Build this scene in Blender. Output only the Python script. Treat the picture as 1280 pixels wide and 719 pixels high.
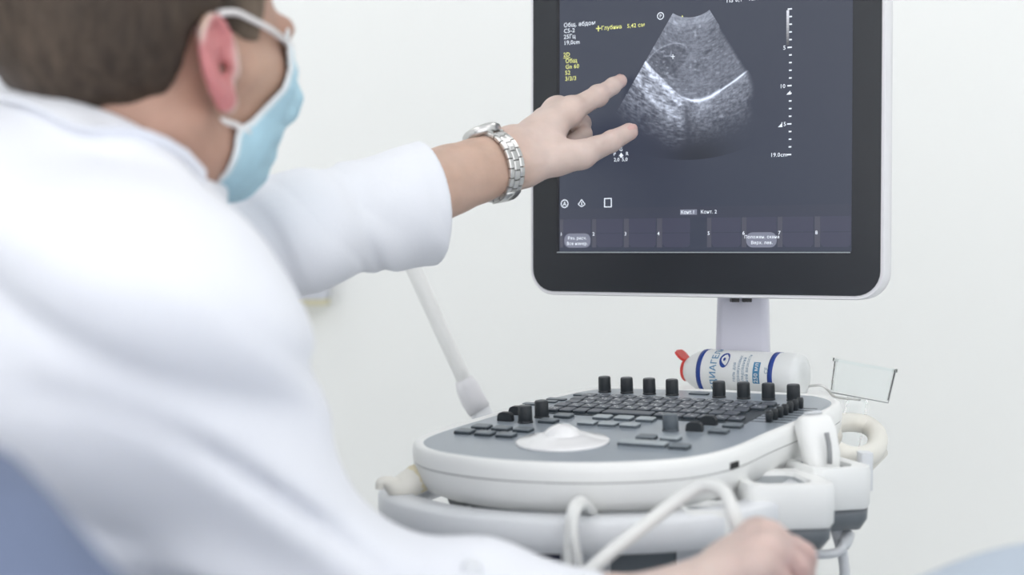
import bpy, math, random
import numpy as np
from mathutils import Matrix, Vector

random.seed(4)
S = bpy.context.scene
for o in list(bpy.data.objects):
    bpy.data.objects.remove(o)
COL = S.collection

# ------------------------------------------------------------------ camera
F = 50 / 36 * 1280
PITCH = math.atan(45.5 / F)
EYE = np.array([0, 0, 1.0])
cam = bpy.data.cameras.new('camera')
cam.lens = 50
cam.sensor_width = 36
cam.clip_start = 0.05
cam.dof.use_dof = True
cam.dof.focus_distance = 1.39
cam.dof.aperture_fstop = 3.1
camo = bpy.data.objects.new('camera', cam)
camo.location = EYE
camo.rotation_euler = (math.pi / 2 - PITCH, 0, 0)
COL.objects.link(camo)
S.camera = camo

# ------------------------------------------------------------------ world, light, exposure
w = bpy.data.worlds.new('world')
S.world = w
w.use_nodes = True
w.node_tree.nodes['Background'].inputs[0].default_value = (0.975, 0.98, 1.0, 1)
w.node_tree.nodes['Background'].inputs[1].default_value = 2.03
S.view_settings.view_transform = 'Standard'
S.view_settings.look = 'None'
S.view_settings.exposure = 0.0
S.view_settings.gamma = 1
S.view_settings.use_curve_mapping = False
PANEL_STRENGTH = 3.5          # four unseen ceiling panels, added to light the room and back wall

fw = np.array([0, math.cos(PITCH), -math.sin(PITCH)])
upv = np.array([0, math.sin(PITCH), math.cos(PITCH)])


def at(x, y, Y):
    """the point at depth Y that is seen at x, y of a 1280 x 719 frame"""
    d = fw + np.array([1., 0, 0]) * (x - 640) / F - upv * (y - 359.5) / F
    return EYE + d * (Y / d[1])


# ------------------------------------------------------------------ materials
def new_mat(name):
    m = bpy.data.materials.new(name)
    m.use_nodes = True
    return m, m.node_tree, m.node_tree.nodes['Principled BSDF']


def mat(name, col, rough=.5, metal=0., var=.06, scale=40., bump=0., bscale=300., spec=.5, sheen=0., coat=0., sss=0., emit=None, estr=0.):
    m, nt, b = new_mat(name)
    b.inputs['Roughness'].default_value = rough
    b.inputs['Metallic'].default_value = metal
    b.inputs['Specular IOR Level'].default_value = spec
    if sheen:
        b.inputs['Sheen Weight'].default_value = sheen
    if coat:
        b.inputs['Coat Weight'].default_value = coat
    if sss:
        b.inputs['Subsurface Weight'].default_value = sss
        b.inputs['Subsurface Radius'].default_value = (.012, .005, .003)
        b.inputs['Subsurface Scale'].default_value = .5
    tc = nt.nodes.new('ShaderNodeTexCoord')
    n = nt.nodes.new('ShaderNodeTexNoise')
    n.inputs['Scale'].default_value = scale
    n.inputs['Detail'].default_value = 4
    nt.links.new(tc.outputs['Object'], n.inputs['Vector'])
    mx = nt.nodes.new('ShaderNodeMix')
    mx.data_type = 'RGBA'
    c = np.array(col[:3])
    mx.inputs['A'].default_value = (*(c * (1 - var)), 1)
    mx.inputs['B'].default_value = (*np.minimum(c * (1 + var), 1), 1)
    nt.links.new(n.outputs['Fac'], mx.inputs['Factor'])
    nt.links.new(mx.outputs['Result'], b.inputs['Base Color'])
    if bump:
        n2 = nt.nodes.new('ShaderNodeTexNoise')
        n2.inputs['Scale'].default_value = bscale
        nt.links.new(tc.outputs['Object'], n2.inputs['Vector'])
        bp = nt.nodes.new('ShaderNodeBump')
        bp.inputs['Strength'].default_value = bump
        bp.inputs['Distance'].default_value = .002
        nt.links.new(n2.outputs['Fac'], bp.inputs['Height'])
        nt.links.new(bp.outputs['Normal'], b.inputs['Normal'])
    if emit:
        b.inputs['Emission Color'].default_value = (*emit, 1)
        b.inputs['Emission Strength'].default_value = estr
    return m


def attr_mat(name, attr, stops, rough=.6, sss=0., var=.05, scale=60., spec=.4, bump=0., bscale=200., stretch=None):
    """procedural material whose own colouring follows a named per-point attribute"""
    m, nt, b = new_mat(name)
    b.inputs['Roughness'].default_value = rough
    b.inputs['Specular IOR Level'].default_value = spec
    if sss:
        b.inputs['Subsurface Weight'].default_value = sss
        b.inputs['Subsurface Radius'].default_value = (.012, .005, .003)
        b.inputs['Subsurface Scale'].default_value = .5
    a = nt.nodes.new('ShaderNodeAttribute')
    a.attribute_name = attr
    r = nt.nodes.new('ShaderNodeValToRGB')
    el = r.color_ramp.elements
    while len(el) < len(stops):
        el.new(.5)
    for e, (p, c) in zip(el, stops):
        e.position = p
        e.color = (*c, 1)
    nt.links.new(a.outputs['Fac'], r.inputs['Fac'])
    tc = nt.nodes.new('ShaderNodeTexCoord')
    n = nt.nodes.new('ShaderNodeTexNoise')
    n.inputs['Scale'].default_value = scale
    n.inputs['Detail'].default_value = 5
    if stretch:
        mp = nt.nodes.new('ShaderNodeMapping')
        mp.inputs['Scale'].default_value = stretch
        nt.links.new(tc.outputs['Object'], mp.inputs['Vector'])
        nt.links.new(mp.outputs['Vector'], n.inputs['Vector'])
    else:
        nt.links.new(tc.outputs['Object'], n.inputs['Vector'])
    hs = nt.nodes.new('ShaderNodeHueSaturation')
    mr = nt.nodes.new('ShaderNodeMapRange')
    mr.inputs['From Min'].default_value = .3
    mr.inputs['From Max'].default_value = .7
    mr.inputs['To Min'].default_value = 1 - var
    mr.inputs['To Max'].default_value = 1 + var
    nt.links.new(n.outputs['Fac'], mr.inputs['Value'])
    nt.links.new(mr.outputs['Result'], hs.inputs['Value'])
    nt.links.new(r.outputs['Color'], hs.inputs['Color'])
    nt.links.new(hs.outputs['Color'], b.inputs['Base Color'])
    if bump:
        bp = nt.nodes.new('ShaderNodeBump')
        bp.inputs['Strength'].default_value = bump
        bp.inputs['Distance'].default_value = .002
        n2 = nt.nodes.new('ShaderNodeTexNoise')
        n2.inputs['Scale'].default_value = bscale
        nt.links.new(tc.outputs['Object'], n2.inputs['Vector'])
        nt.links.new(n2.outputs['Fac'], bp.inputs['Height'])
        nt.links.new(bp.outputs['Normal'], b.inputs['Normal'])
    return m


def screen_mat(name, col, strength=1., rough=.35, spec=.5):
    m, nt, b = new_mat(name)
    b.inputs['Base Color'].default_value = (.004, .004, .005, 1)
    b.inputs['Roughness'].default_value = rough
    b.inputs['Specular IOR Level'].default_value = spec
    b.inputs['Emission Color'].default_value = (*col, 1)
    b.inputs['Emission Strength'].default_value = strength
    return m


M = {}
M['wall'] = mat('wall_paint', (.90, .915, .905), .9, var=.01, scale=3, bump=.05, bscale=150)
M['floor'] = mat('vinyl_floor', (.74, .75, .75), .45, var=.06, scale=12)
M['ceil'] = mat('ceiling_paint', (.88, .88, .88), .9, var=.02, scale=5)
M['white'] = mat('white_plastic', (.91, .92, .91), .38, var=.015, scale=30)
M['warmwhite'] = mat('warm_white_plastic', (.85, .83, .765), .4, var=.03, scale=30)
M['cream'] = mat('yellowed_plastic', (.80, .73, .52), .45, var=.05)
M['housing'] = mat('monitor_housing', (.80, .80, .83), .3, var=.01)
M['neck'] = mat('neck_plastic', (.68, .68, .77), .45, var=.02)
M['lav'] = mat('grey_white_plastic', (.78, .80, .83), .35, var=.02)
M['cupgrey'] = mat('grey_rubber_cup', (.17, .19, .21), .35, var=.05)
M['cupin'] = mat('grey_cup_lining', (.42, .45, .47), .5, var=.03)
M['midgrey'] = mat('grey_plastic', (.30, .31, .32), .4, var=.05)
M['panel'] = mat('graphite_panel', (.31, .355, .405), .28, var=.03, scale=60, spec=.55, bump=.04, bscale=900)
M['key'] = mat('dark_key', (.040, .052, .064), .45, var=.05)
M['keyface'] = mat('dark_key_face', (.17, .20, .225), .4, var=.05)
M['kbface'] = mat('letter_key_face', (.095, .11, .135), .4, var=.05)
M['lightkey'] = mat('light_grey_key', (.42, .47, .50), .4, var=.04)
M['lightside'] = mat('light_key_side', (.10, .12, .14), .5, var=.04)
M['knob'] = mat('black_knob', (.022, .027, .032), .5, var=.08, bump=.2, bscale=500)
M['knobtop'] = mat('knob_top', (.08, .09, .10), .45, var=.05)
M['legend'] = mat('white_print', (.75, .78, .8), .6, var=.01)
M['seam'] = mat('seam_shadow_gap', (.42, .43, .43), .6)
M['ball'] = mat('white_trackball', (.93, .93, .94), .2, var=.01, coat=.3)
M['black'] = mat('black_plastic', (.012, .012, .014), .4, var=.05)
M['navy'] = mat('navy_plastic', (.015, .017, .05), .4, var=.05)
M['bezel'] = mat('black_glass_bezel', (.024, .027, .033), .25, var=.02, spec=.4)
M['cable'] = mat('white_cable', (.78, .79, .78), .5, var=.02)
M['steel'] = mat('brushed_steel', (.66, .66, .65), .28, metal=.9, var=.08, scale=200)
M['steeldark'] = mat('steel_gap', (.10, .10, .10), .5, metal=.5, var=.05)
M['glassface'] = mat('watch_face', (.5, .52, .55), .1, var=.03)
M['bottle'] = mat('white_bottle', (.82, .84, .84), .35, var=.015)
M['bblue'] = mat('blue_print', (.012, .05, .28), .45, var=.08)
M['bteal'] = mat('pale_blue_print', (.07, .24, .43), .5, var=.1)
M['bgrey'] = mat('grey_print', (.28, .38, .48), .5, var=.1)
M['red'] = mat('red_cap', (.70, .06, .05), .4, var=.05)
M['strap'] = mat('white_elastic', (.78, .76, .76), .8, var=.03)
M['denim'] = mat('blue_blanket', (.16, .20, .31), .95, var=.12, scale=60, bump=.3, bscale=400)
M['sheet'] = mat('pale_blue_sheet', (.48, .55, .64), .95, var=.05, scale=25, bump=.2, bscale=300)
M['vinyl'] = mat('couch_vinyl', (.62, .66, .70), .5, var=.03)
M['trouser'] = mat('navy_trousers', (.05, .07, .13), .9, var=.1)
M['shoe'] = mat('shoe_white', (.7, .7, .7), .6, var=.05)
M['nail'] = mat('finger_nail', (.66, .42, .39), .3, var=.03)
M['eye'] = mat('eye_white', (.7, .68, .66), .2, var=.03)
M['boxgrey'] = mat('wall_box_grey', (.56, .58, .63), .6, var=.02)
M['boxyel'] = mat('wall_box_yellow', (.72, .68, .48), .6, var=.03)
M['lamp'] = mat('lamp_diffuser', (.9, .9, .9), .6, emit=(1, .985, .97), estr=PANEL_STRENGTH)
M['coat'] = mat('white_cotton', (.83, .85, .905), .92, var=.012, scale=50, sheen=.15, bump=.15, bscale=500)
M['hair'] = attr_mat('brown_hair', 'tone', [(0, (.027, .018, .013)), (1, (.17, .128, .095))], rough=.6, var=.3, scale=30, spec=.3, bump=.6, bscale=160, stretch=(6, 6, 1.2))
M['skin'] = attr_mat('skin', 'tone', [(0, (.29, .135, .105)), (.35, (.53, .35, .265)), (.62, (.66, .53, .48)), (1, (.56, .215, .22))], rough=.5, sss=.12, var=.06, scale=55, bump=.1, bscale=250)  # lowest stop darkened for the shade the head throws on the neck
M['maskm'] = attr_mat('mask_fabric', 'tone', [(0, (.44, .68, .80)), (.75, (.50, .72, .82)), (.9, (.72, .80, .84)), (1, (.78, .83, .86))], rough=.85, var=.05, scale=80, bump=.2, bscale=500)
cl, nt, b = new_mat('clear_plastic')
b.inputs['Base Color'].default_value = (.97, .985, .985, 1)
b.inputs['Transmission Weight'].default_value = 1
b.inputs['Roughness'].default_value = .06
b.inputs['IOR'].default_value = 1.12
M['clear'] = cl
# screen colours: the lit pixels of the display
M['display'] = screen_mat('display_background', (.043, .052, .082), 1.)
M['d_strip'] = screen_mat('display_strip', (.048, .055, .085), 1.)
M['d_tile'] = screen_mat('display_tile', (.060, .064, .104), 1.)
M['d_tile2'] = screen_mat('display_tile_side', (.085, .088, .12), 1.)
M['d_pill'] = screen_mat('display_button', (.22, .235, .31), 1.)
M['d_white'] = screen_mat('display_white', (.80, .86, .95), 1.15)
M['d_yellow'] = screen_mat('display_yellow', (.82, .84, .28), 1.15)
M['d_line'] = screen_mat('display_line', (.33, .37, .40), 1.)
M['d_black'] = screen_mat('display_edge', (.0, .0, .004), 1.)
sm, nt, b = new_mat('scan_image')
b.inputs['Base Color'].default_value = (.004, .004, .005, 1)
b.inputs['Roughness'].default_value = .35
a = nt.nodes.new('ShaderNodeAttribute')
a.attribute_name = 'pix'
nt.links.new(a.outputs['Color'], b.inputs['Emission Color'])
b.inputs['Emission Strength'].default_value = 1
M['scan'] = sm


# ------------------------------------------------------------------ object helpers
def to_mesh(name, V, Fc, mats, mi=None, smooth=False):
    me = bpy.data.meshes.new(name)
    me.from_pydata([tuple(map(float, v)) for v in V], [], [tuple(map(int, f)) for f in Fc])
    for m in (mats if isinstance(mats, (list, tuple)) else [mats]):
        me.materials.append(M[m])
    if mi is not None:
        me.polygons.foreach_set('material_index', np.array(mi, dtype=np.int32))
    if smooth:
        me.polygons.foreach_set('use_smooth', np.ones(len(me.polygons), dtype=bool))
    me.update()
    return me


def link(name, me, parent=None, matrix=None, keep=False):
    o = bpy.data.objects.new(name, me)
    COL.objects.link(o)
    if matrix is not None:
        o.matrix_world = matrix
    if parent is not None:
        o.parent = parent
        if keep:                       # mesh given in world space
            o.matrix_parent_inverse = Matrix.Translation(-parent.location)
    return o


def thing(name, label, cat, loc, group=None):
    o = bpy.data.objects.new(name, None)
    COL.objects.link(o)
    o.location = tuple(map(float, loc))
    o.empty_display_size = .05
    o['label'] = label
    o['category'] = cat
    if group:
        o['group'] = group
    return o


def tag(o, label, cat=None, group=None, kind=None):
    if label:
        o['label'] = label
    if cat:
        o['category'] = cat
    if group:
        o['group'] = group
    if kind:
        o['kind'] = kind
    return o


class MB:
    def __init__(s):
        s.V, s.F, s.I = [], [], []

    def add(s, V, Fc, mi=0):
        n = len(s.V)
        s.V += [np.array(v, float) for v in V]
        for k, f in enumerate(Fc):
            s.F.append([i + n for i in f])
            s.I.append(mi if np.isscalar(mi) else mi[k])
        return s

    def box(s, lo, hi, mi=0, R=None, o=None):
        x0, y0, z0 = lo
        x1, y1, z1 = hi
        V = [(x0, y0, z0), (x1, y0, z0), (x1, y1, z0), (x0, y1, z0), (x0, y0, z1), (x1, y0, z1), (x1, y1, z1), (x0, y1, z1)]
        if R is not None:
            V = [np.array(o) + R @ np.array(v) for v in V]
        return s.add(V, [(3, 2, 1, 0), (4, 5, 6, 7), (0, 1, 5, 4), (1, 2, 6, 5), (2, 3, 7, 6), (3, 0, 4, 7)], mi)

    def loft(s, rings, mi=0, cap0=True, cap1=True, closed=True, loop=False):
        n = len(rings[0])
        V = [p for r in rings for p in r]
        Fc, I = [], []
        K = len(rings)
        for k in range(K if loop else K - 1):
            a, b2 = k * n, ((k + 1) % K) * n
            for i in range(n if closed else n - 1):
                j = (i + 1) % n
                Fc.append((a + i, a + j, b2 + j, b2 + i))
                I.append(mi if np.isscalar(mi) else mi[k])
        if cap0 and not loop:
            Fc.append(tuple(range(n))[::-1])
            I.append(mi if np.isscalar(mi) else mi[0])
        if cap1 and not loop:
            Fc.append(tuple((K - 1) * n + i for i in range(n)))
            I.append(mi if np.isscalar(mi) else mi[-1])
        return s.add(V, Fc, I)

    def tube(s, path, r, n=10, mi=0, loop=False, caps=True):
        P = [np.array(p, float) for p in path]
        K = len(P)
        rr = r if hasattr(r, '__len__') else [r] * K
        rings = []
        u = None
        for k in range(K):
            t = P[(k + 1) % K] - P[k - 1] if loop else P[min(k + 1, K - 1)] - P[max(k - 1, 0)]
            t = t / (np.linalg.norm(t) + 1e-12)
            if u is None:
                u = np.cross(t, (0, 0, 1.) if abs(t[2]) < .9 else (1., 0, 0))
            u = u - t * (u @ t)
            u /= np.linalg.norm(u) + 1e-12
            v = np.cross(t, u)
            rings.append([P[k] + rr[k] * (math.cos(q) * u + math.sin(q) * v) for q in np.linspace(0, 2 * math.pi, n, endpoint=False)])
        return s.loft(rings, mi, caps, caps, True, loop)

    def lathe(s, prof, n=24, mi=0, M3=None, o=(0, 0, 0)):
        rings = []
        for r, z in prof:
            ring = [np.array((r * math.cos(q), r * math.sin(q), z)) for q in np.linspace(0, 2 * math.pi, n, endpoint=False)]
            if M3 is not None:
                ring = [M3 @ p for p in ring]
            rings.append([p + np.array(o) for p in ring])
        return s.loft(rings, mi)

    def mesh(s, name, mats, smooth=False):
        return to_mesh(name, s.V, s.F, mats, s.I, smooth)


def shade_auto(o, ang=35):
    """smooth shading with hard edges marked where faces meet at a steep angle"""
    me = o.data
    me.polygons.foreach_set('use_smooth', np.ones(len(me.polygons), dtype=bool))
    import bmesh
    bm = bmesh.new()
    bm.from_mesh(me)
    bmesh.ops.recalc_face_normals(bm, faces=bm.faces)
    lim = math.radians(ang)
    for e in bm.edges:
        if len(e.link_faces) == 2 and e.calc_face_angle(0) > lim:
            e.smooth = False
    bm.to_mesh(me)
    bm.free()
    return o


def catmull(pts, n=6, closed=True):
    P = [np.array(p, float) for p in pts]
    K = len(P)
    out = []
    for i in range(K if closed else K - 1):
        if closed:
            p0, p1, p2, p3 = P[i - 1], P[i], P[(i + 1) % K], P[(i + 2) % K]
        else:
            p0, p1, p2, p3 = P[max(i - 1, 0)], P[i], P[i + 1], P[min(i + 2, K - 1)]
        for t in np.linspace(0, 1, n, endpoint=False):
            out.append(.5 * (2 * p1 + (p2 - p0) * t + (2 * p0 - 5 * p1 + 4 * p2 - p3) * t * t + (3 * p1 - p0 - 3 * p2 + p3) * t ** 3))
    if not closed:
        out.append(P[-1])
    return out


def resample(P, n):
    P = np.array(P + [P[0]])
    d = np.r_[0, np.cumsum(np.linalg.norm(np.diff(P, axis=0), axis=1))]
    t = np.linspace(0, d[-1], n, endpoint=False)
    return np.stack([np.interp(t, d, P[:, k]) for k in range(P.shape[1])], 1)


def rrect(x0, y0, x1, y1, r, n=6):
    out = []
    for cx, cy, a in ((x1 - r, y0 + r, -90), (x1 - r, y1 - r, 0), (x0 + r, y1 - r, 90), (x0 + r, y0 + r, 180)):
        for q in np.linspace(a, a + 90, n):
            out.append((cx + r * math.cos(math.radians(q)), cy + r * math.sin(math.radians(q))))
    return np.array(out)


def normals2(P):
    T = np.roll(P, -1, 0) - np.roll(P, 1, 0)
    N = np.stack([T[:, 1], -T[:, 0]], 1)
    return N / (np.linalg.norm(N, axis=1, keepdims=True) + 1e-12)


def offset_rings(P, prof):
    """outline (counter-clockwise) swept through (offset, z) pairs"""
    N = normals2(P)
    return [[(p[0] + n[0] * o, p[1] + n[1] * o, z) for p, n in zip(P, N)] for o, z in prof]


def frame_matrix(ex, ey, en, O):
    m = Matrix.Identity(4)
    for i in range(3):
        m[i][0], m[i][1], m[i][2], m[i][3] = float(ex[i]), float(ey[i]), float(en[i]), float(O[i])
    return m


_tc = {}


def text_mesh(txt, size, align='LEFT'):
    """flat lettering, returns verts, faces"""
    k = (txt, size, align)
    if k in _tc:
        return _tc[k]
    c = bpy.data.curves.new('lettering', 'FONT')
    c.body = txt
    c.size = size
    c.align_x = align
    c.resolution_u = 2
    c.offset = size * .010
    c.space_character = 1.06
    o = bpy.data.objects.new('lettering', c)
    COL.objects.link(o)
    dg = bpy.context.evaluated_depsgraph_get()
    me = bpy.data.meshes.new_from_object(o.evaluated_get(dg))
    V = [tuple(v.co) for v in me.vertices]
    Fc = [tuple(p.vertices) for p in me.polygons]
    bpy.data.objects.remove(o)
    bpy.data.curves.remove(c)
    bpy.data.meshes.remove(me)
    _tc[k] = (V, Fc)
    return V, Fc


# ------------------------------------------------------------------ implicit surfaces
def smin(a, b2, k):
    h = np.clip(.5 + .5 * (b2 - a) / k, 0, 1)
    return b2 * (1 - h) + a * h - k * h * (1 - h)


def smax(a, b2, k):
    return -smin(-a, -b2, k)


def cap(P, a, b2, ra, rb):
    a = np.asarray(a, np.float32)
    b2 = np.asarray(b2, np.float32)
    ab = b2 - a
    t = np.clip(((P - a) @ ab) / (ab @ ab + 1e-12), 0, 1)
    return np.linalg.norm(P - a - t[:, None] * ab, axis=1) - (ra + (rb - ra) * t)


def ell(P, c, r, R=None):
    q = P - np.asarray(c, np.float32)
    if R is not None:
        q = q @ np.asarray(R, np.float32)       # columns of R are the axes
    r = np.asarray(r, np.float32)
    k0 = np.linalg.norm(q / r, axis=1)
    k1 = np.linalg.norm(q / (r * r), axis=1)
    return k0 * (k0 - 1) / (k1 + 1e-9)


def nets(f, lo, hi, h):
    """naive surface nets of f < 0"""
    lo = np.asarray(lo, float)
    n = np.ceil((np.asarray(hi, float) - lo) / h).astype(int) + 1
    g = np.stack(np.meshgrid(*[np.arange(k, dtype=np.float32) for k in n], indexing='ij'), -1).reshape(-1, 3)
    W = (g * h + lo).astype(np.float32)
    v = np.concatenate([f(W[i:i + 400000]) for i in range(0, len(W), 400000)]).reshape(n).astype(np.float32)
    v[0], v[-1] = np.maximum(v[0], 1e-4), np.maximum(v[-1], 1e-4)
    v[:, 0], v[:, -1] = np.maximum(v[:, 0], 1e-4), np.maximum(v[:, -1], 1e-4)
    v[:, :, 0], v[:, :, -1] = np.maximum(v[:, :, 0], 1e-4), np.maximum(v[:, :, -1], 1e-4)
    ins = v < 0
    c = n - 1
    acc = np.zeros((*c, 3), np.float32)
    cnt = np.zeros(c, np.float32)

    def sl(d):
        return tuple(slice(d[k], d[k] + c[k]) for k in range(3))
    for ax in range(3):
        o1, o2 = [k for k in range(3) if k != ax]
        for i in (0, 1):
            for j in (0, 1):
                d = [0, 0, 0]
                d[o1], d[o2] = i, j
                e = list(d)
                e[ax] = 1
                va, vb = v[sl(d)], v[sl(e)]
                m = (va < 0) != (vb < 0)
                t = np.where(m, va / np.where(m, va - vb, 1), 0)
                for k in range(3):
                    acc[..., k] += np.where(m, d[k] + (t if k == ax else 0), 0)
                cnt += m
    act = cnt > 0
    idx = -np.ones(c, np.int64)
    idx[act] = np.arange(act.sum())
    base = np.argwhere(act)
    Vv = (base + acc[act] / cnt[act][:, None]) * h + lo
    Q = []
    for ax in range(3):
        o1, o2 = (ax + 1) % 3, (ax + 2) % 3
        s0 = [slice(1, c[k]) for k in range(3)]
        s0[ax] = slice(0, c[ax])
        s1 = list(s0)
        s1[ax] = slice(1, c[ax] + 1)
        A, B = ins[tuple(s0)], ins[tuple(s1)]
        for flip, msk in ((False, A & ~B), (True, ~A & B)):
            p = np.argwhere(msk)
            if not len(p):
                continue
            st = np.array([1, 1, 1])
            st[ax] = 0
            p = p + st
            e1 = np.zeros(3, int)
            e1[o1] = 1
            e2 = np.zeros(3, int)
            e2[o2] = 1
            q = np.stack([idx[tuple((p - e1 - e2).T)], idx[tuple((p - e2).T)], idx[tuple(p.T)], idx[tuple((p - e1).T)]], 1)
            Q.append(q[:, ::-1] if flip else q)
    return Vv, np.concatenate(Q)


def waves(P, seeds, freq, n=5, aniso=(1, 1, 1)):
    rs = np.random.RandomState(seeds)
    out = np.zeros(len(P), np.float32)
    for _ in range(n):
        d = rs.normal(size=3) * np.array(aniso)
        d /= np.linalg.norm(d)
        out += np.sin(P @ (d * freq * rs.uniform(.6, 1.5)).astype(np.float32) + rs.uniform(0, 6.28))
    return out / n


def set_tone(me, tone, name='tone'):
    a = me.attributes.new(name, 'FLOAT', 'POINT')
    a.data.foreach_set('value', np.asarray(tone, np.float32))


# ================================================================== THE ROOM
X0, X1, Y0, Y1, ZC = -2.3, 2.3, -1.6, 2.55, 2.7


def struct(name, lo, hi, m):
    o = link(name, MB().box(lo, hi).mesh(name, m))
    o['kind'] = 'structure'
    return o


struct('floor', (X0 - .1, Y0, -.05), (X1 + .1, Y1 + .1, 0), 'floor')
struct('ceiling', (X0 - .1, Y0, ZC), (X1 + .1, Y1 + .1, ZC + .05), 'ceil')
struct('wall_back', (X0 - .1, Y1, 0), (X1 + .1, Y1 + .1, ZC), 'wall')
struct('wall_left', (X0 - .1, Y0, 0), (X0, Y1, ZC), 'wall')
struct('wall_right', (X1, Y0, 0), (X1 + .1, Y1, ZC), 'wall')
struct('baseboard_back', (X0, Y1 - .015, 0), (X1, Y1, .09), 'white')
for i, (lx, ly) in enumerate(((-1.0, .30), (1.0, .30), (-1.0, 1.85), (1.0, 1.85))):  # out-of-view panels added as light sources, rear pair set to brighten the wall
    t = thing('ceiling_lamp', ['flat square ceiling light panel above the doctor', 'flat square ceiling light panel above the couch head', 'flat square ceiling light panel near the back wall, left', 'flat square ceiling light panel near the back wall, right'][i], 'ceiling light', (lx, ly, ZC - .03), 'ceiling light panels')
    m = MB()
    for a0, b0, a1, b1 in ((-.32, -.32, .32, -.3), (-.32, .3, .32, .32), (-.32, -.3, -.3, .3), (.3, -.3, .32, .3)):
        m.box((a0, b0, -.005), (a1, b1, .03))
    link('frame', m.mesh('frame', 'white'), t)
    link('diffuser', MB().box((-.3, -.3, 0), (.3, .3, .02)).mesh('diffuser', 'lamp'), t)

# small box on the wall, half behind the sleeve
wa, wb = at(330, 332, 2.50), at(409, 377, 2.50)
t = thing('wall_box', 'pale grey box on the back wall below the outstretched sleeve', 'wall box', (wa[0], 2.50, wb[2]))
m = MB()
rr_ = rrect(wa[0], wb[2] + .004, wb[0], wa[2], .006)
m.loft([[(x, y, z) for x, z in rr_] for y in (2.55, 2.49)][::-1])
o = shade_auto(link('cover', m.mesh('cover', 'boxgrey'), t, keep=True))
link('edge_strip', MB().box((wa[0], 2.495, wb[2] - .006), (wb[0] - .002, 2.55, wb[2] + .004)).mesh('edge_strip', 'boxyel'), t, keep=True)

# ================================================================== ULTRASOUND MACHINE
machine = thing('ultrasound_machine', 'white ultrasound machine with a tall monitor and a dark control panel', 'ultrasound machine', (.22, 1.46, 0))


# ---- monitor -----------------------------------------------------
ya = math.radians(30)
mex, mey, men = np.array([math.cos(ya), -math.sin(ya), 0]), np.array([0, 0, 1.]), np.array([-math.sin(ya), -math.cos(ya), 0])
MO = at(882, 157, 1.42)
MM = frame_matrix(mex, mey, men, MO)
mm = .001
P = rrect(-200, -171.5, 180, 176, 27, 8) * mm
m = MB()
m.loft(offset_rings(P, [(-.004, .0), (-.001, .0005), (0, -.002), (0, -.022), (-.004, -.03), (-.03, -.040), (-.06, -.046)])[::-1])
monitor = shade_auto(link('monitor', m.mesh('monitor', 'housing'), machine), 40)
monitor.matrix_parent_inverse = Matrix.Translation(-machine.location)
monitor.matrix_basis = MM
tag(monitor, 'black-bezelled monitor showing a grey ultrasound scan')
P = rrect(-196, -167.5, 176, 172, 24, 8) * mm
link('bezel', MB().loft([[(x, y, .0004) for x, y in P], [(x, y, .0012) for x, y in P]]).mesh('bezel', 'bezel'), monitor)
link('display', MB().box((-.1645, -.1255, .0012), (.1485, .1385, .0015)).mesh('display', 'display'), monitor)
link('display_edge', MB().box((-.1668, -.1255, .0012), (-.1640, .1385, .0017)).box((-.1668, .1385, .0012), (.1485, .1400, .0017)).mesh('display_edge', 'd_black'), monitor)
link('display_line', MB().box((-.167, -.1268, .0012), (.1475, -.1258, .0018)).mesh('display_line', 'd_line'), monitor)
link('menu_strip', MB().box((-.1635, -.0915, .0015), (.1485, -.0805, .0017)).mesh('menu_strip', 'd_strip'), monitor)
ZT = .0020


def dtext(txt, x, y, capmm, m='d_white', align='LEFT', bold=.0, sx=1.):
    V, Fc = text_mesh(txt, capmm / .70 * mm, align)
    V = [(v[0] * sx + x * mm, v[1] + y * mm, ZT) for v in V]
    return MB().add(V, Fc) if m is None else link('display_text', to_mesh('display_text', V, Fc, m), monitor)


for s_, x, y in (('Общ. абдом', -158.8, 109.6), ('C5-2', -158.8, 103.6), ('25Гц', -158.8, 97.4), ('19,0cm', -158.8, 91.2)):
    dtext(s_, x, y, 4.3)
for s_, x, y in (('2D', -159.2, 78.8), ('Общ', -156.8, 72.1), ('Gn 60', -156.8, 66.0), ('52', -157.2, 59.8), ('3/3/3', -157.2, 53.6)):
    dtext(s_, x, y, 4.3, 'd_yellow')
link('underline', MB().box((-.1592, .0772, .0015), (-.1515, .0778, ZT)).mesh('underline', 'd_yellow'), monitor)
link('caliper_mark', MB().box((-.1212, .1049, .0015), (-.1156, .1058, ZT)).box((-.1189, .1024, .0015), (-.1180, .1082, ZT)).mesh('caliper_mark', 'd_yellow'), monitor)
dtext('Глубина', -115.0, 103.4, 4.0, 'd_yellow', sx=.98)
dtext('5,42 см', -85.6, 103.2, 4.0, 'd_yellow')
dtext('TIS 0,1   12:4', 21.2, 119.6, 4.2)


def ring2(m, cx, cy, r0, r1, n=28, z=ZT):
    a = [(cx * mm + r0 * mm * math.cos(q), cy * mm + r0 * mm * math.sin(q), z) for q in np.linspace(0, 6.2832, n, endpoint=False)]
    b2 = [(cx * mm + r1 * mm * math.cos(q), cy * mm + r1 * mm * math.sin(q), z) for q in np.linspace(0, 6.2832, n, endpoint=False)]
    return m.loft([a, b2], 0, False, False)


def poly2(m, pts, z=ZT):
    return m.add([(x * mm, y * mm, z) for x, y in pts], [tuple(range(len(pts)))])


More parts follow.
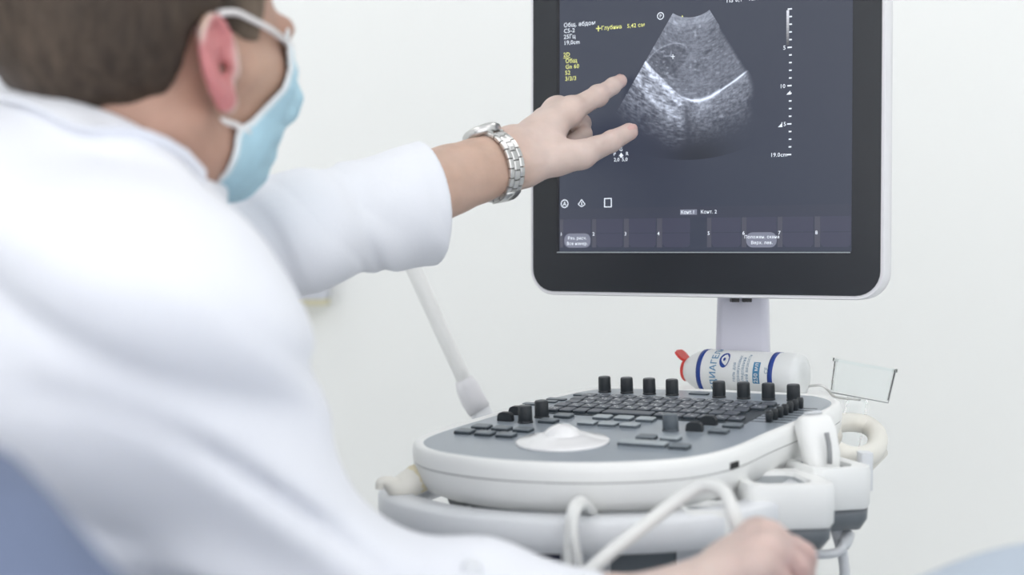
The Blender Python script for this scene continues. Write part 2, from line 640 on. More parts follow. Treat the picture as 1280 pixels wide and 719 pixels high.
m = ring2(MB(), -48.3, 112.4, 2.9, 3.8)
V, Fc = text_mesh('P', 4.6 * mm, 'CENTER')
m.add([(v[0] - .0483, v[1] + .1108, ZT) for v in V], Fc)
link('orientation_mark', m.mesh('orientation_mark', 'd_white'), monitor)
poly = MB()
poly2(poly, [(-25.4, 109.4), (-23.6, 109.4), (-24.5, 111.4)])
link('centre_mark', poly.mesh('centre_mark', 'd_yellow'), monitor)
link('caliper_mark', MB().box((-.0366, .0703, .0015), (-.0326, .0709, .0024)).box((-.0349, .0684, .0015), (-.0343, .0728, .0024)).mesh('caliper_mark', 'd_white'), monitor)
# depth scale: a tick per centimetre
for k in range(20):
    y = 108.0 - k * 7.36
    big = k % 5 == 0 and k > 0
    if k == 19:
        y = -31.9
    wdt = 4.2 if big or k in (0, 19) else 2.6
    link('depth_tick', MB().box(((89.2 - wdt) * mm, (y - .65) * mm, .0015), (89.2 * mm, (y + .65) * mm, ZT)).mesh('depth_tick', 'd_white'), monitor)
for s_, x, y in (('5', 80.6, 69.3), ('10', 77.4, 32.4), ('15', 78.4, -4.2), ('19.0cm', 68.2, -33.6)):
    dtext(s_, x, y, 3.9)
for x, y in ((86.4, 27.3), (78.2, -3.6)):
    pm = MB()
    poly2(pm, [(x - 2.4, y - 1.5), (x + 2.2, y - 1.5), (x + 1.6, y + 2.4)])
    link('focus_mark', pm.mesh('focus_mark', 'd_white'), monitor)
g = []
for k in range(12):
    y = 107 - k * 2.8
    c = .78 * (1 - k / 12) ** 1.1 + .05
    g.append(((.0838, (y - 2.8) * mm, .0018), (.0864, y * mm, .0018), c))
gm = MB()
for lo, hi, c in g:
    gm.add([(lo[0], lo[1], .0018), (hi[0], lo[1], .0018), (hi[0], hi[1], .0018), (lo[0], hi[1], .0018)], [(0, 1, 2, 3)])
me = gm.mesh('grey_scale_bar', 'scan')
at_ = me.attributes.new('pix', 'FLOAT_COLOR', 'POINT')
at_.data.foreach_set('color', np.concatenate([[c * .95, c * .98, c * 1.08, 1] * 4 for _, _, c in g]).astype(np.float32))
link('grey_scale_bar', me, monitor)
for s_, x, y in (('G', -92.2, -22.2), ('P', -99.4, -26.8), ('R', -85.3, -26.8)):
    dtext(s_, x, y, 3.6, align='CENTER')
dtext('2,0', -100.4, -32.6, 3.6)
dtext('5,0', -91.2, -32.6, 3.6)
pm = MB()
poly2(pm, [(-94.7, -27.4), (-93.2, -27.4), (-93.2, -28.9), (-90.7, -28.9), (-90.7, -27.4), (-89.2, -27.4), (-92, -23.8)])
link('transducer_icon', pm.mesh('transducer_icon', 'd_white'), monitor)
m = ring2(MB(), -157.6, -75.2, 3.5, 4.5)
V, Fc = text_mesh('A', 6.2 * mm, 'CENTER')
m.add([(v[0] - .1576, v[1] - .0774, ZT) for v in V], Fc)
link('status_icon', m.mesh('status_icon', 'd_white'), monitor)
m = MB()
for a_, b_ in (((-141.5, -76.2), (-137.5, -71.2)), ((-137.5, -71.2), (-133.5, -76.2)), ((-133.5, -76.2), (-137.5, -78.8)), ((-137.5, -78.8), (-141.5, -76.2))):
    d = np.array(b_) - np.array(a_)
    n_ = np.array([-d[1], d[0]]) / np.linalg.norm(d) * .45
    a_, b_ = np.array(a_), np.array(b_)
    poly2(m, [a_ - n_, b_ - n_, b_ + n_, a_ + n_])
m.box((-.1379, -.0772, .0015), (-.1371, -.0738, ZT))
link('status_icon', m.mesh('status_icon', 'd_white'), monitor)
m = MB()
for x0, y0, x1, y1 in ((-111.4, -79.8, -102.8, -78.9), (-111.4, -71.1, -102.8, -70.2), (-111.4, -79.8, -110.5, -70.2), (-103.7, -79.8, -102.8, -70.2)):
    m.box((x0 * mm, y0 * mm, .0015), (x1 * mm, y1 * mm, ZT))
link('status_icon', m.mesh('status_icon', 'd_white'), monitor)
# soft keys along the bottom
link('menu_tab', MB().box((-.0264, -.0886, .0017), (-.0083, -.0833, .0019)).mesh('menu_tab', 'd_pill'), monitor)
dtext('Конт.1', -25.6, -87.6, 3.5, sx=.95)
dtext('Конт. 2', -4.3, -87.6, 3.5)
tiles = [(-163.4, -159.2, -127), (-125.4, -120.4, -90), (-88.8, -83.0, -53), (-51.9, -45.8, -15.8), (2.6, 7.4, 38), (39.2, 44.2, 74.8), (75.8, 81, 111.6), (112.8, 118.4, 148)]
for k, (xa, xb, xc) in enumerate(tiles):
    link('soft_key_bar', MB().box((xa * mm, -.1212, .0015), (xb * mm - .0003, -.0918, .0017)).mesh('soft_key_bar', 'd_tile2'), monitor)
    link('soft_key', MB().box((xb * mm, -.1062, .0015), (xc * mm, -.0918, .0018)).mesh('soft_key', 'd_tile'), monitor)
    P = [(xb, -107), (xb, -118), (xb + 3, -121), (xc - 3, -121), (xc, -118), (xc, -107)]
    pm = MB()
    pm.loft([[(x * mm, y * mm, .0018) for x, y in P], [(x * mm, y * mm, .0015) for x, y in P]])
    link('soft_key', pm.mesh('soft_key', 'd_tile'), monitor)
    dtext(str(k + 1), xa + .6, -109.0, 3.6)
    if k in (0, 5):
        P = rrect(xb + (1.2 if k == 0 else -.4), -121.4, xc - (.2 if k == 0 else -.2), -106.6, 6.5)
        link('soft_key_button', MB().loft([[(x * mm, y * mm, .0019) for x, y in P], [(x * mm, y * mm, .0016) for x, y in P]]).mesh('soft_key_button', 'd_pill'), monitor)
        cx = (xb + xc) / 2 + .4
        for s_, yy in (zip(('Рез. расч.', 'Все измер.'), (-112.9, -118.6)) if k == 0 else zip(('Положен. скана', 'Верх. лев.'), (-112.6, -118.2))):
            dtext(s_, cx, yy, 3.1, align='CENTER', sx=1.0 if k == 0 else 1.0)

# the scan itself: a fan of pixels, brightness worked out per point
AX, AY, R0, R1, AH = -15.2, 144.3, 36.0, 178.0, math.radians(33.1)
nu, nv = 190, 230
uu, vv = np.meshgrid(np.linspace(-AH, AH, nu), np.linspace(R0, R1, nv))
fx, fy = AX + vv * np.sin(uu), AY - vv * np.cos(uu)
rs = np.random.RandomState(3)


def vnoise(px, py, f, seed):
    r2 = np.random.RandomState(seed)
    tab = r2.rand(128, 128)
    x, y = px * f, py * f
    xi, yi = np.floor(x).astype(int), np.floor(y).astype(int)
    tx, ty = x - xi, y - yi
    tx, ty = tx * tx * (3 - 2 * tx), ty * ty * (3 - 2 * ty)
    g_ = lambda i, j: tab[(xi + i) % 128, (yi + j) % 128]
    return (g_(0, 0) * (1 - tx) + g_(1, 0) * tx) * (1 - ty) + (g_(0, 1) * (1 - tx) + g_(1, 1) * tx) * ty


def sst(a, b2, x):
    t_ = np.clip((x - a) / (b2 - a), 0, 1)
    return t_ * t_ * (3 - 2 * t_)


lat = uu * vv
speck = .55 * vnoise(lat, vv, .45, 1) + .45 * vnoise(lat + 9, vv, 1.1, 2) - .5
coarse = vnoise(fx, fy, .07, 5) - .5
yc = np.interp(fx, [-90, -65, -55, -43, -33, -25, -15, -5, 6, 17, 32, 45, 60], [98, 69, 57.5, 46.5, 36.5, 29.5, 25.8, 25, 28.3, 34.2, 43, 52, 62])
dy = fy - yc
streak = vnoise(lat * .30, vv * 1.0, .8, 41) - .5
I = .19 + .20 * speck + .14 * streak + .09 * coarse + .05 * sst(60, 36, vv)
I += .13 * sst(52, 40, vv) * (.5 + vnoise(lat * .15, vv, .9, 7))
I += .35 * np.clip(vnoise(lat * .5, vv, .42, 11) - .80, 0, 1) * 3
# rounded darker organ on the left with its bright rim
q = ((fx + 42) * .90 + (fy - 66) * .43) / 25, (-(fx + 42) * .43 + (fy - 66) * .90) / 15
e_ = np.hypot(*q)
I -= .10 * sst(1.05, .85, e_)
I += .20 * np.exp(-((e_ - 1.02) / .035) ** 2) * (q[1] > .1) * (.4 + vnoise(fx, fy, .25, 8))
I += .45 * np.clip(vnoise(fx * .7, fy, .35, 13) - .72, 0, 1) * 3 * (e_ < .8)
for cx, cy, ra, rb in ((3, 73, 4.5, 2.2), (8, 93, 5, 1.6), (-8, 60, 3, 2)):
    I -= .12 * np.exp(-(((fx - cx) * .7 + (fy - cy) * .7) / ra) ** 2 - (((fx - cx) * -.7 + (fy - cy) * .7) / rb) ** 2)
# below the bright curved line
bl = sst(.8, -.8, dy)
left = sst(-16, -30, fx)
deep = .30 * np.exp(dy / 30) + .06 * speck
band = .55 * np.exp(-((dy + 5 + 3 * coarse) / 7.5) ** 2) + .34 * np.exp(-((dy + 27 + 8 * coarse) / 8) ** 2) + .20
I = I * (1 - bl) + bl * (left * (band + (.8 * speck + .9 * streak) * (.35 + .5 * band)) + (1 - left) * (deep + .28 * speck + .16 * streak + .03))
I += .75 * np.exp(-((dy - .0) / (1.1 + .8 * (np.abs(fx - 2) < 14))) ** 2) * sst(-34, -12, fx) * sst(50, 42, fx)
I += .18 * np.exp(-((fx + 2) / 7) ** 2 - ((dy + 9) / 6) ** 2)
I *= 1 - .55 * np.exp(-((fx + 20.5 + .06 * dy) / 3.2) ** 2) * sst(-3, -9, dy)
I += .5 * np.exp(-((fx + 25) / 4) ** 2 - ((fy + 12.5) / .7) ** 2) + .3 * np.exp(-((fx + 3) / 4) ** 2 - ((fy + 28) / .8) ** 2)
I += .25 * np.exp(-(((fx - 18) - (fy - 8) * 1.6) / 5) ** 2 - ((fy - 8) / 1.4) ** 2)
fade = sst(178, 130, vv + 10 * sst(-20, -85, fx) + 10 * vnoise(fx, fy, .05, 21))
fade *= sst(53, 44, fx + 3 * vnoise(fx, fy, .1, 22)) * np.where(fx > 15, sst(AH, AH * .90, np.abs(uu)) * .9 + .1 * (dy < 0), 1)
I = np.clip(I, 0.0, 1.05)
bg = np.array([.043, .052, .082])
dark = .75 * np.exp(-((fx + 6) / 34) ** 2 - ((fy + 38) / 30) ** 2)
pix = np.ones((nv, nu, 4), np.float32)
for k, tint in enumerate((.66, .72, .86)):
    pix[..., k] = bg[k] * (1 - .7 * dark) + (I ** 1.35) * tint * fade * 1.35 + .02 * fade
V = np.stack([fx * mm, fy * mm, np.full_like(fx, .0019)], -1).reshape(-1, 3)
ii = (np.arange(nv - 1)[:, None] * nu + np.arange(nu - 1)[None]).reshape(-1)
me = to_mesh('scan_image', V, np.stack([ii, ii + nu, ii + nu + 1, ii + 1], 1), 'scan')
at_ = me.attributes.new('pix', 'FLOAT_COLOR', 'POINT')
at_.data.foreach_set('color', pix.reshape(-1))
o = link('scan_image', me, monitor)
tag(o, 'fan-shaped grey ultrasound image')

# neck behind the screen
ctr = at(929, 405, 1.50)
m = MB()
rings = []
for z, hw, hd in ((.60, .029, .020), (.86, .0285, .019), (.955, .0262, .018), (1.06, .0258, .018), (1.075, .022, .015)):
    P = rrect(-hw, -hd, hw, hd, .008, 5)
    c_, s_ = math.cos(math.radians(-14)), math.sin(math.radians(-14))
    rings.append([(ctr[0] + x * c_ - y * s_, ctr[1] + x * s_ + y * c_, z) for x, y in P])
m.loft(rings)
neck = shade_auto(link('monitor_neck', m.mesh('monitor_neck', 'neck'), machine, keep=True), 40)
tag(neck, 'grey upright neck carrying the monitor')
pz = at(927, 374, 1.478)
link('socket', MB().box((pz[0] - .011, 1.473, pz[2] - .003), (pz[0] - .003, 1.49, pz[2] + .004)).mesh('socket', 'black'), neck)
link('socket', MB().box((pz[0] + .001, 1.474, pz[2] - .003), (pz[0] + .010, 1.49, pz[2] + .004)).mesh('socket', 'black'), neck)
for c in neck.children:
    c.matrix_parent_inverse = Matrix.Identity(4)
m = MB()
m.box((ctr[0] - .05, 1.44, 1.04), (ctr[0] + .03, 1.50, 1.10))
link('neck_mount', m.mesh('neck_mount', 'neck'), machine, keep=True)

# ---- control console ------------------------------------------------
cy_, ct_ = math.radians(26), math.radians(4.5)
cex = np.array([math.cos(cy_), -math.sin(cy_), 0])
ce0 = np.array([math.sin(cy_), math.cos(cy_), 0])
cey = ce0 * math.cos(ct_) + np.array([0, 0, 1.]) * math.sin(ct_)
cen = np.cross(cex, cey)
CO = at(800, 535, 1.25)
CM = frame_matrix(cex, cey, cen, CO)
outline = [(-157, -110), (-137, -133), (-107, -147), (-61, -154.5), (-7, -149), (40, -132), (79, -104), (100, -60), (110, 4), (122.7, 75), (133, 130), (130, 165), (113, 187), (90, 192), (-38, 190), (-95, 182), (-118, 166), (-132, 129), (-140, 97), (-146.4, 55), (-151, 10), (-159, -42), (-162.5, -82)]
OUT = resample(catmull([np.array(p) * mm for p in outline], 8), 132)
m = MB()
prof = [(-.03, -.046), (-.012, -.0435), (.000, -.0375), (.0052, -.030), (.0085, -.0205), (.0092, -.0150), (.0080, -.0146), (.0080, -.0138), (.0094, -.0134), (.0096, -.006), (.0085, -.0005), (.0055, .0015), (.002, .0014), (.0, .0002), (-.004, -.0005)]
m.loft(offset_rings(OUT, prof))
console = shade_auto(link('control_console', m.mesh('control_console', 'white'), machine), 50)
console.matrix_parent_inverse = Matrix.Translation(-machine.location)
console.matrix_basis = CM
tag(console, 'rounded white console with a dark grey key panel')
Fa = offset_rings(OUT, [(-.0002, -.003), (-.0002, .0002), (-.0012, .0006)])
link('key_panel', MB().loft(Fa).mesh('key_panel', 'panel'), console)
# seam groove shows as a thin grey line
Sg = offset_rings(OUT, [(.0078, -.0149), (.0086, -.0149), (.0086, -.0137), (.0078, -.0137)])
link('seam', MB().loft(Sg, loop=True).mesh('seam', 'seam'), console)


def keymesh(wd, dp, ht, top='keyface', side='key', r=.0016):
    P0, P1 = rrect(-wd / 2, -dp / 2, wd / 2, dp / 2, r, 3), rrect(-wd / 2 + .0008, -dp / 2 + .0008, wd / 2 - .0008, dp / 2 - .0008, r, 3)
    mb = MB()
    mb.loft([[(x, y, 0.) for x, y in P0], [(x, y, ht * .75) for x, y in P0], [(x, y, ht) for x, y in P1]], [0, 1, 1])
    return mb, [side, top]


def place(name, me, x, y, z=.0006, rz=0, parent=console):
    o_ = bpy.data.objects.new(name, me)
    COL.objects.link(o_)
    o_.parent = parent
    o_.location = (x * mm, y * mm, z)
    o_.rotation_euler = (0, 0, rz)
    return o_


kb, ms = keymesh(.0165, .0135, .0032)
kdark = kb.mesh('key', ms)
kb, ms = keymesh(.0165, .0135, .0032, 'lightkey', 'lightside')
klight = kb.mesh('key', ms)
kb, ms = keymesh(.042, .0135, .0036, 'lightkey', 'lightside')
kwide = kb.mesh('key', ms)
kb, ms = keymesh(.020, .009, .0016)
kslim = kb.mesh('key', ms)
for x, y in ((-139, -67), (-134, -44), (-117.5, -70), (-113, -46), (-96.5, -71), (-92, -46), (-87.5, -2), (-84, 24)):
    place('key', kdark, x, y)
for x, y in ((-128, 106), (-132, 93), (-140, 76)):
    place('key', kslim, x, y)
place('key', kslim, -112, 136)
for x, y in ((-46.5, 27), (-26, 28), (-5, 28), (-49.5, -1), (-29.5, -1), (-9, -1)):
    place('key', klight, x, y)
place('key', kdark, 23.5, -46)
place('key', kwide, 30, -71)
place('key', klight, 44.5, -44)
place('key', kdark, 62.5, -73)
place('key', kdark, 73.5, -4)
place('key', kdark, 78, 22)
place('key', kslim, -3, 172)
# typewriter block: recessed bed and one key per letter
bed = [(-114, 37), (84, 37), (88, 138), (-104, 138)]
link('keyboard_bed', MB().loft([[(x * mm, y * mm, z) for x, y in bed] for z in (.0002, .0010)]).mesh('keyboard_bed', 'key'), console)
rows = [(127.5, -102.0, '~1234567890-=←'), (109.5, -106, '⇥QWERTYUIOP[]\\'), (91.5, -103.5, '⇪ASDFGHJKL;\'↵'), (73.5, -107, '⇧ZXCVBNM,./⇧↑'), (53, -107, None)]
PX = 14.0
legkeys = {}


def letter_key(ch, wd, dp=.0158):
    k_ = (ch, wd)
    if k_ not in legkeys:
        kb_, ms_ = keymesh(wd, dp, .0026, 'kbface')
        if ch:
            V, Fc = text_mesh(ch, .0075)
            kb_.add([(v[0] - wd * .34, v[1] - .001, .0027) for v in V], Fc, 2)
            kb_.box((wd * .06, -.0045, .0024), (wd * .26, -.0032, .0027), 2)
        legkeys[k_] = kb_.mesh('key', ms_ + ['legend'])
    return legkeys[k_]


for y, xs, chars in rows[:4]:
    n = len(chars)
    for i, ch in enumerate(chars):
        x = xs + i * PX
        if x > 80:
            continue
        place('key', letter_key(ch if ch.isascii() else '', .0126), x, y, .0010)
for x, wd, ch in ((-106, .0126, 'Fn'), (-92, .0126, ''), (-78, .0126, ''), (-63.5, .0126, ''), (-31, .048, None), (2, .0126, '<'), (16, .0126, '.'), (30, .0126, '/'), (44, .0126, '-'), (58, .0126, '+'), (72, .0126, '*')):
    place('key', letter_key(ch or '', wd), x, 52, .0010)
# knobs
mb = MB()
mb.lathe([(.0066, 0), (.0066, .0012), (.0058, .0014), (.0064, .0024), (.0062, .0145), (.0056, .0158), (.003, .0160)], 20, [0, 0, 0, 0, 0, 1, 1])
bigknob = mb.mesh('knob', ['knob', 'knobtop'], True)
for x in (-99, -75, -51, -27, 21.3, 46, 70.5, 95):
    place('knob', bigknob, x, 160.5)
mb = MB()
mb.lathe([(.0072, 0), (.0072, .001), (.0062, .0012), (.0066, .002), (.0064, .0145), (.0056, .0156), (.003, .0157)], 20, [0, 0, 0, 0, 0, 1, 1])
lk = mb.mesh('knob', ['knob', 'knobtop'], True)
place('knob', lk, -108, -8)
place('knob', lk, -104, 19)
mb = MB()
mb.lathe([(.0074, 0), (.0074, .001), (.0064, .0012), (.0070, .002), (.0068, .0135), (.006, .0146), (.003, .0147)], 20, [0, 0, 0, 0, 0, 1, 1])
gk = mb.mesh('knob', ['lightside', 'keyface'], True)
place('knob', gk, 31, -7)
# half-sunk thumb wheels
mb = MB()
arc = [(.0074 * np.sign(math.cos(q)) * abs(math.cos(q)) ** .55, .0082 * abs(math.sin(q)) ** .6) for q in np.linspace(0, math.pi, 13)]
mb.loft([[(x, yy, z) for x, z in arc] for yy in (-.003, .003)])
wheel = mb.mesh('thumb_wheel', 'knob')
for x, y in ((-129, -6), (-132, 24), (51.5, -3), (54.5, 27)):
    place('thumb_wheel', wheel, x, y)
# gain sliders
mb = MB()
mb.loft([[(x, y, z) for x, y in rrect(-a_, -b_, a_, b_, .0014, 4)] for z, a_, b_ in ((0, .0026, .0030), (.0075, .0030, .0034), (.0098, .0024, .0026))])
slid = mb.mesh('slider', 'knob', True)
sl_slot = MB().box((-.018, -.0006, 0), (.018, .0006, .0003)).mesh('slider_slot', 'black')
for k in range(7):
    x, y = 101.5 + 1.5 * k, 53 + 12.0 * k
    place('slider', slid, x, y)
    place('slider_slot', sl_slot, x - 2, y)
# trackball in its white ring
prof = [(.0400, .0), (.0400, .0012), (.0385, .0022), (.030, .0036), (.0240, .0056), (.0190, .0072)]
mb = MB().lathe(prof, 48)
o = place('trackball_ring', mb.mesh('trackball_ring', 'ball', True), -40, -78)
R_ = .0205
prof = [(R_ * math.cos(q), -.005 + R_ * math.sin(q)) for q in np.linspace(0, 1.5, 12)]
place('trackball', MB().lathe(prof, 32).mesh('trackball', 'ball', True), -40, -78)
# card slot on the skirt
pu = np.linalg.inv(np.array(CM)) @ np.r_[at(876, 583, 1.163), 1]
o = link('card_slot', MB().box((-.0055, -.002, -.0026), (.0055, .004, .0026)).mesh('card_slot', 'black'), console)
k_ = int(np.argmin(np.hypot(OUT[:, 0] - pu[0], OUT[:, 1] - pu[1])))
nn = normals2(OUT)[k_]
o.location = (OUT[k_][0] + nn[0] * .0085, OUT[k_][1] + nn[1] * .0085, -.011)
o.rotation_euler = (0, 0, math.atan2(nn[1], nn[0]) + math.pi / 2)


def cw(x, y, z):
    """console millimetres to world"""
    return CO + cex * x * mm + cey * y * mm + cen * z * mm


# grey swivel under the console
SW = resample(catmull([np.array(p) * mm for p in outline], 8), 60)
m = MB()
m.loft(offset_rings(SW, [(-.075, -.075), (-.040, -.072), (-.022, -.060), (-.018, -.048), (-.03, -.042)]))
sw = link('swivel_base', m.mesh('swivel_base', 'midgrey', True), machine)
sw.matrix_parent_inverse = Matrix.Translation(-machine.location)
sw.matrix_basis = CM
# white shelf behind the console where the bottle lies
m = MB()
P = rrect(-.075, .190, .108, .290, .02, 6)
m.loft([[(x, y, z) for x, y in P] for z in (-.020, -.012)])
P = rrect(-.075, .190, .108, .290, .02, 6)
shelf = shade_auto(link('rear_shelf', m.mesh('rear_shelf', 'white'), machine))
shelf.matrix_parent_inverse = Matrix.Translation(-machine.location)
shelf.matrix_basis = CM

# front handle rail wrapping the console
rail_out = [(-182, -40), (-186, -95), (-168, -142), (-115, -171), (-61, -178), (-5, -172), (46, -155), (90, -128), (122, -88), (138, -30), (146, 40), (150, 110)]
cent = catmull([np.array((*p, 0.)) for p in rail_out], 8, False)
sec = [(-13, -58), (-15, -52), (-14, -41), (-11, -37.5), (10, -37.5), (13.5, -41), (14, -54), (11, -63), (4, -66), (-6, -64)]
rings = []
for k, p in enumerate(cent):
    t_ = cent[min(k + 1, len(cent) - 1)] - cent[max(k - 1, 0)]
    t_ = t_[:2] / np.linalg.norm(t_[:2])
    nrm = np.array([t_[1], -t_[0]])
    rings.append([np.array((p[0] + nrm[0] * a_, p[1] + nrm[1] * a_, z_)) * mm for a_, z_ in sec])
rail = shade_auto(link('handle_rail', MB().loft(rings).mesh('handle_rail', 'lav'), machine), 50)
rail.matrix_parent_inverse = Matrix.Translation(-machine.location)
rail.matrix_basis = CM
tag(rail, 'white curved handle rail under the console')
# struts between rail and swivel
m = MB()
for a_, b_ in (((-120, -172, -45), (-104, -128, -52)), ((70, -140, -50), (50, -95, -55)), ((135, -20, -50), (85, -10, -55)), ((-182, -60, -50), (-115, -40, -55))):
    m.tube([cw(*a_), cw(*b_)], .005, 8)
link('rail_strut', m.mesh('rail_strut', 'white', True), machine, keep=True)
# left rail end with its yellowed grip
pts = [at(536, 594, 1.215), at(520, 600, 1.207), at(506, 607, 1.20), at(494, 609, 1.195), at(484, 603, 1.19), at(476, 604, 1.187), at(474, 612, 1.186)]
link('rail_end', MB().tube(catmull(pts, 5, False), list(np.interp(np.linspace(0, 1, 31), [0, .3, .5, .7, 1], [.0125, .0120, .0085, .005, .0032])), 12).mesh('rail_end', 'warmwhite', True), machine, keep=True)
link('rail_grip', MB().tube([at(526, 597, 1.209), at(519, 600, 1.207), at(512, 604, 1.203)], [.0126, .0128, .0112], 14).mesh('rail_grip', 'cream', True), machine, keep=True)
link('rail_arm', MB().tube([at(535, 594, 1.215), at(552, 588, 1.24), at(585, 575, 1.29)], .0125, 14).mesh('rail_arm', 'warmwhite', True), machine, keep=True)


# probe holder: three cups side by side on the right flank
def holder_cup(c, ax_dir, out_dir, length, width, slit_to, name, cupdrop=True, h=.036):
    """an open cup: a white collar (ring with a gap), grey rubber bottom"""
    ax = np.array(ax_dir) / np.linalg.norm(ax_dir)
    od = np.array(out_dir) / np.linalg.norm(out_dir)
    upz = np.array([0, 0, 1.])
    P = rrect(-length / 2, -width / 2, length / 2, width / 2, .012, 6)
    Q = np.array([(length * .36 * math.cos(q) - .002, width * .33 * math.sin(q)) for q in np.linspace(0, 6.2832, len(P), endpoint=False)])
    # line the inner ring up with the outer one
    ang = np.arctan2(P[:, 1] / width, P[:, 0] / length)
    Q = np.stack([length * .40 * np.cos(ang) - .002, width * .41 * np.sin(ang)], 1)
    W3 = lambda p, z: np.array(c) + ax * p[0] + od * p[1] + upz * z
    m_ = MB()
    rings_ = [[W3(p * .93, -h) for p in P], [W3(p * .985, -h + .004) for p in P], [W3(p, -.005) for p in P], [W3(p * .97, 0) for p in P], [W3(p, -.0005) for p in Q], [W3(p * .96, -.004) for p in Q], [W3(p * .86, -h) for p in Q]]
    m_.loft(rings_, [0, 0, 0, 0, 0, 1], False, False)
    m_.loft([[W3(p * .93, -h) for p in P], [W3(p * .86, -h) for p in Q]], 0, False, False)
    hold = shade_auto(link(name, m_.mesh(name, ['white', 'cupin']), machine, keep=True), 45)
    if cupdrop:
        m_ = MB()
        m_.loft([[W3(p * .86 + np.array([.004, 0]), -h + .001) for p in P], [W3(p * .84 + np.array([.004, 0]), -h - .010) for p in P], [W3(p * .70 + np.array([.004, 0]), -h - .019) for p in P], [W3(p * .35 + np.array([.004, 0]), -h - .022) for p in P]])
        cu = link('cup_bottom', m_.mesh('cup_bottom', 'cupgrey', True), hold)
    return hold


ca = at(878, 632, 1.105)
cb = at(986, 604, 1.165)
cc = at(1046, 577, 1.225)
h1 = holder_cup(at(884, 632, 1.115), (1, .10, 0), (.1, -1, 0), .046, .046, 0, 'probe_cup', False, .030)
h2 = holder_cup(at(972, 596, 1.172), (1, .12, 0), (.12, -1, 0), .074, .088, 0, 'probe_cup')
h3 = holder_cup(at(1030, 577, 1.225), (1, .28, 0), (.28, -1, 0), .056, .078, 0, 'probe_cup')
# outer clip and the pale hoop behind
m = MB()
P = rrect(-.0055, -.015, .0055, .015, .004, 4)
cp_ = at(1081, 585, 1.245)
m.loft([[(cp_[0] + x, cp_[1] + y * .6, cp_[2] + z) for x, y in P] for z in (-.019, .014)])
shade_auto(link('holder_clip', m.mesh('holder_clip', 'lav'), machine, keep=True))
hoop = [at(1040, 545, 1.33), at(1040, 532, 1.38), at(1058, 528, 1.43), at(1082, 531, 1.44), at(1096, 543, 1.42), at(1095, 560, 1.37), at(1082, 570, 1.31), at(1062, 571, 1.27), at(1046, 565, 1.27)]
o = link('rear_hoop', MB().tube(catmull(hoop, 6, False), .0098, 14).mesh('rear_hoop', 'warmwhite', True), machine, keep=True)
tag(o, 'pale cream hoop behind the probe holder')
o = link('hoop_arm', MB().tube([at(1098, 560, 1.37), at(1060, 600, 1.40), (.25, 1.43, .72)], .011, 12).mesh('hoop_arm', 'warmwhite', True), machine, keep=True)

# slim arm behind
J = at(586, 488, 1.66)
T = at(478, 250, 1.64)
Bm = at(625, 560, 1.66)
d = (J - T)
arm = link('support_arm', MB().tube([T, T + d * .04, J - d * .12, J], [.009, .0095, .0088, .0085], 14).mesh('support_arm', 'white', True), machine, keep=True)
tag(arm, 'slim pale support arm leaning behind the console')
link('arm_joint', MB().tube([J - d * .06, J - d * .02, J + d * .05, J + (Bm - J) * .35], [.0105, .0135, .0145, .014], 14).mesh('arm_joint', 'housing', True), machine, keep=True)
link('arm_base', MB().tube([J, Bm, (.06, 1.62, .70), (.16, 1.55, .62)], [.012, .014, .016, .02], 14).mesh('arm_base', 'lav', True), machine, keep=True)

# cart under the console
m = MB()
P = rrect(-.15, -.10, .015, .12, .03, 6)
c_, s_ = math.cos(-cy_), math.sin(-cy_)
rot = lambda x, y: (.235 + x * c_ - y * s_, 1.44 + x * s_ + y * c_)
m.loft([[(*rot(x, y), z) for x, y in P] for z in (.16, .17, .70, .735)], 0)
shade_auto(link('cart_body', m.mesh('cart_body', 'lav'), machine, keep=True))
m = MB()
P = rrect(-.20, -.22, .0, .08, .04, 6)
m.loft([[(*rot(x, y), z) for x, y in P] for z in (.735, .745, .765, .772)], 0)
shade_auto(link('lift_tray', m.mesh('lift_tray', 'midgrey'), machine, keep=True))
# keyboard drawer fronts: dark strips under the rail
a_, b_ = at(655, 700, 1.17), at(700, 684, 1.17)
link('drawer_slot', MB().box((a_[0], 1.168, a_[2] + .001), (b_[0], 1.25, b_[2])).mesh('drawer_slot', 'navy'), machine, keep=True)
a_, b_ = at(764, 728, 1.17), at(846, 690, 1.17)
link('drawer_slot', MB().box((a_[0], 1.172, a_[2]), (b_[0], 1.25, b_[2])).mesh('drawer_slot', 'cupgrey'), machine, keep=True)
a_, b_ = at(846, 728, 1.17), at(935, 682, 1.17)
link('drawer_front', MB().box((a_[0], 1.170, a_[2]), (b_[0], 1.25, b_[2])).mesh('drawer_front', 'lav'), machine, keep=True)
a_, b_ = at(640, 728, 1.17), at(764, 682, 1.17)
link('drawer_front', MB().box((a_[0], 1.174, a_[2]), (b_[0], 1.25, b_[2])).mesh('drawer_front', 'lav'), machine, keep=True)
link('drawer_body', MB().box((.02, 1.25, .715), (.20, 1.40, .752)).mesh('drawer_body', 'midgrey'), machine, keep=True)
# base with four castors
m = MB()
for sx, sy in ((-1, -1), (1, -1), (1, 1), (-1, 1)):
    m.tube([(.235, 1.44, .13), (*rot(.15 * sx, .17 * sy), .11)], [.05, .03], 10)
m.box((.13, 1.34, .10), (.34, 1.54, .17))
link('cart_base', m.mesh('cart_base', 'lav', True), machine, keep=True)
for sx, sy in ((-1, -1), (1, -1), (1, 1), (-1, 1)):
    x, y = rot(.15 * sx, .17 * sy)
    m = MB().lathe([(.0, -.014), (.045, -.014), (.05, -.009), (.05, .009), (.045, .014), (.0, .014)], 20, 0, np.array([[0, 0, 1.], [0, 1, 0], [-1, 0, 0]]), (x, y, .05))
    m.box((x - .02, y - .012, .05), (x + .02, y + .012, .115))
    link('castor', m.mesh('castor', 'cupgrey', True), machine, keep=True)

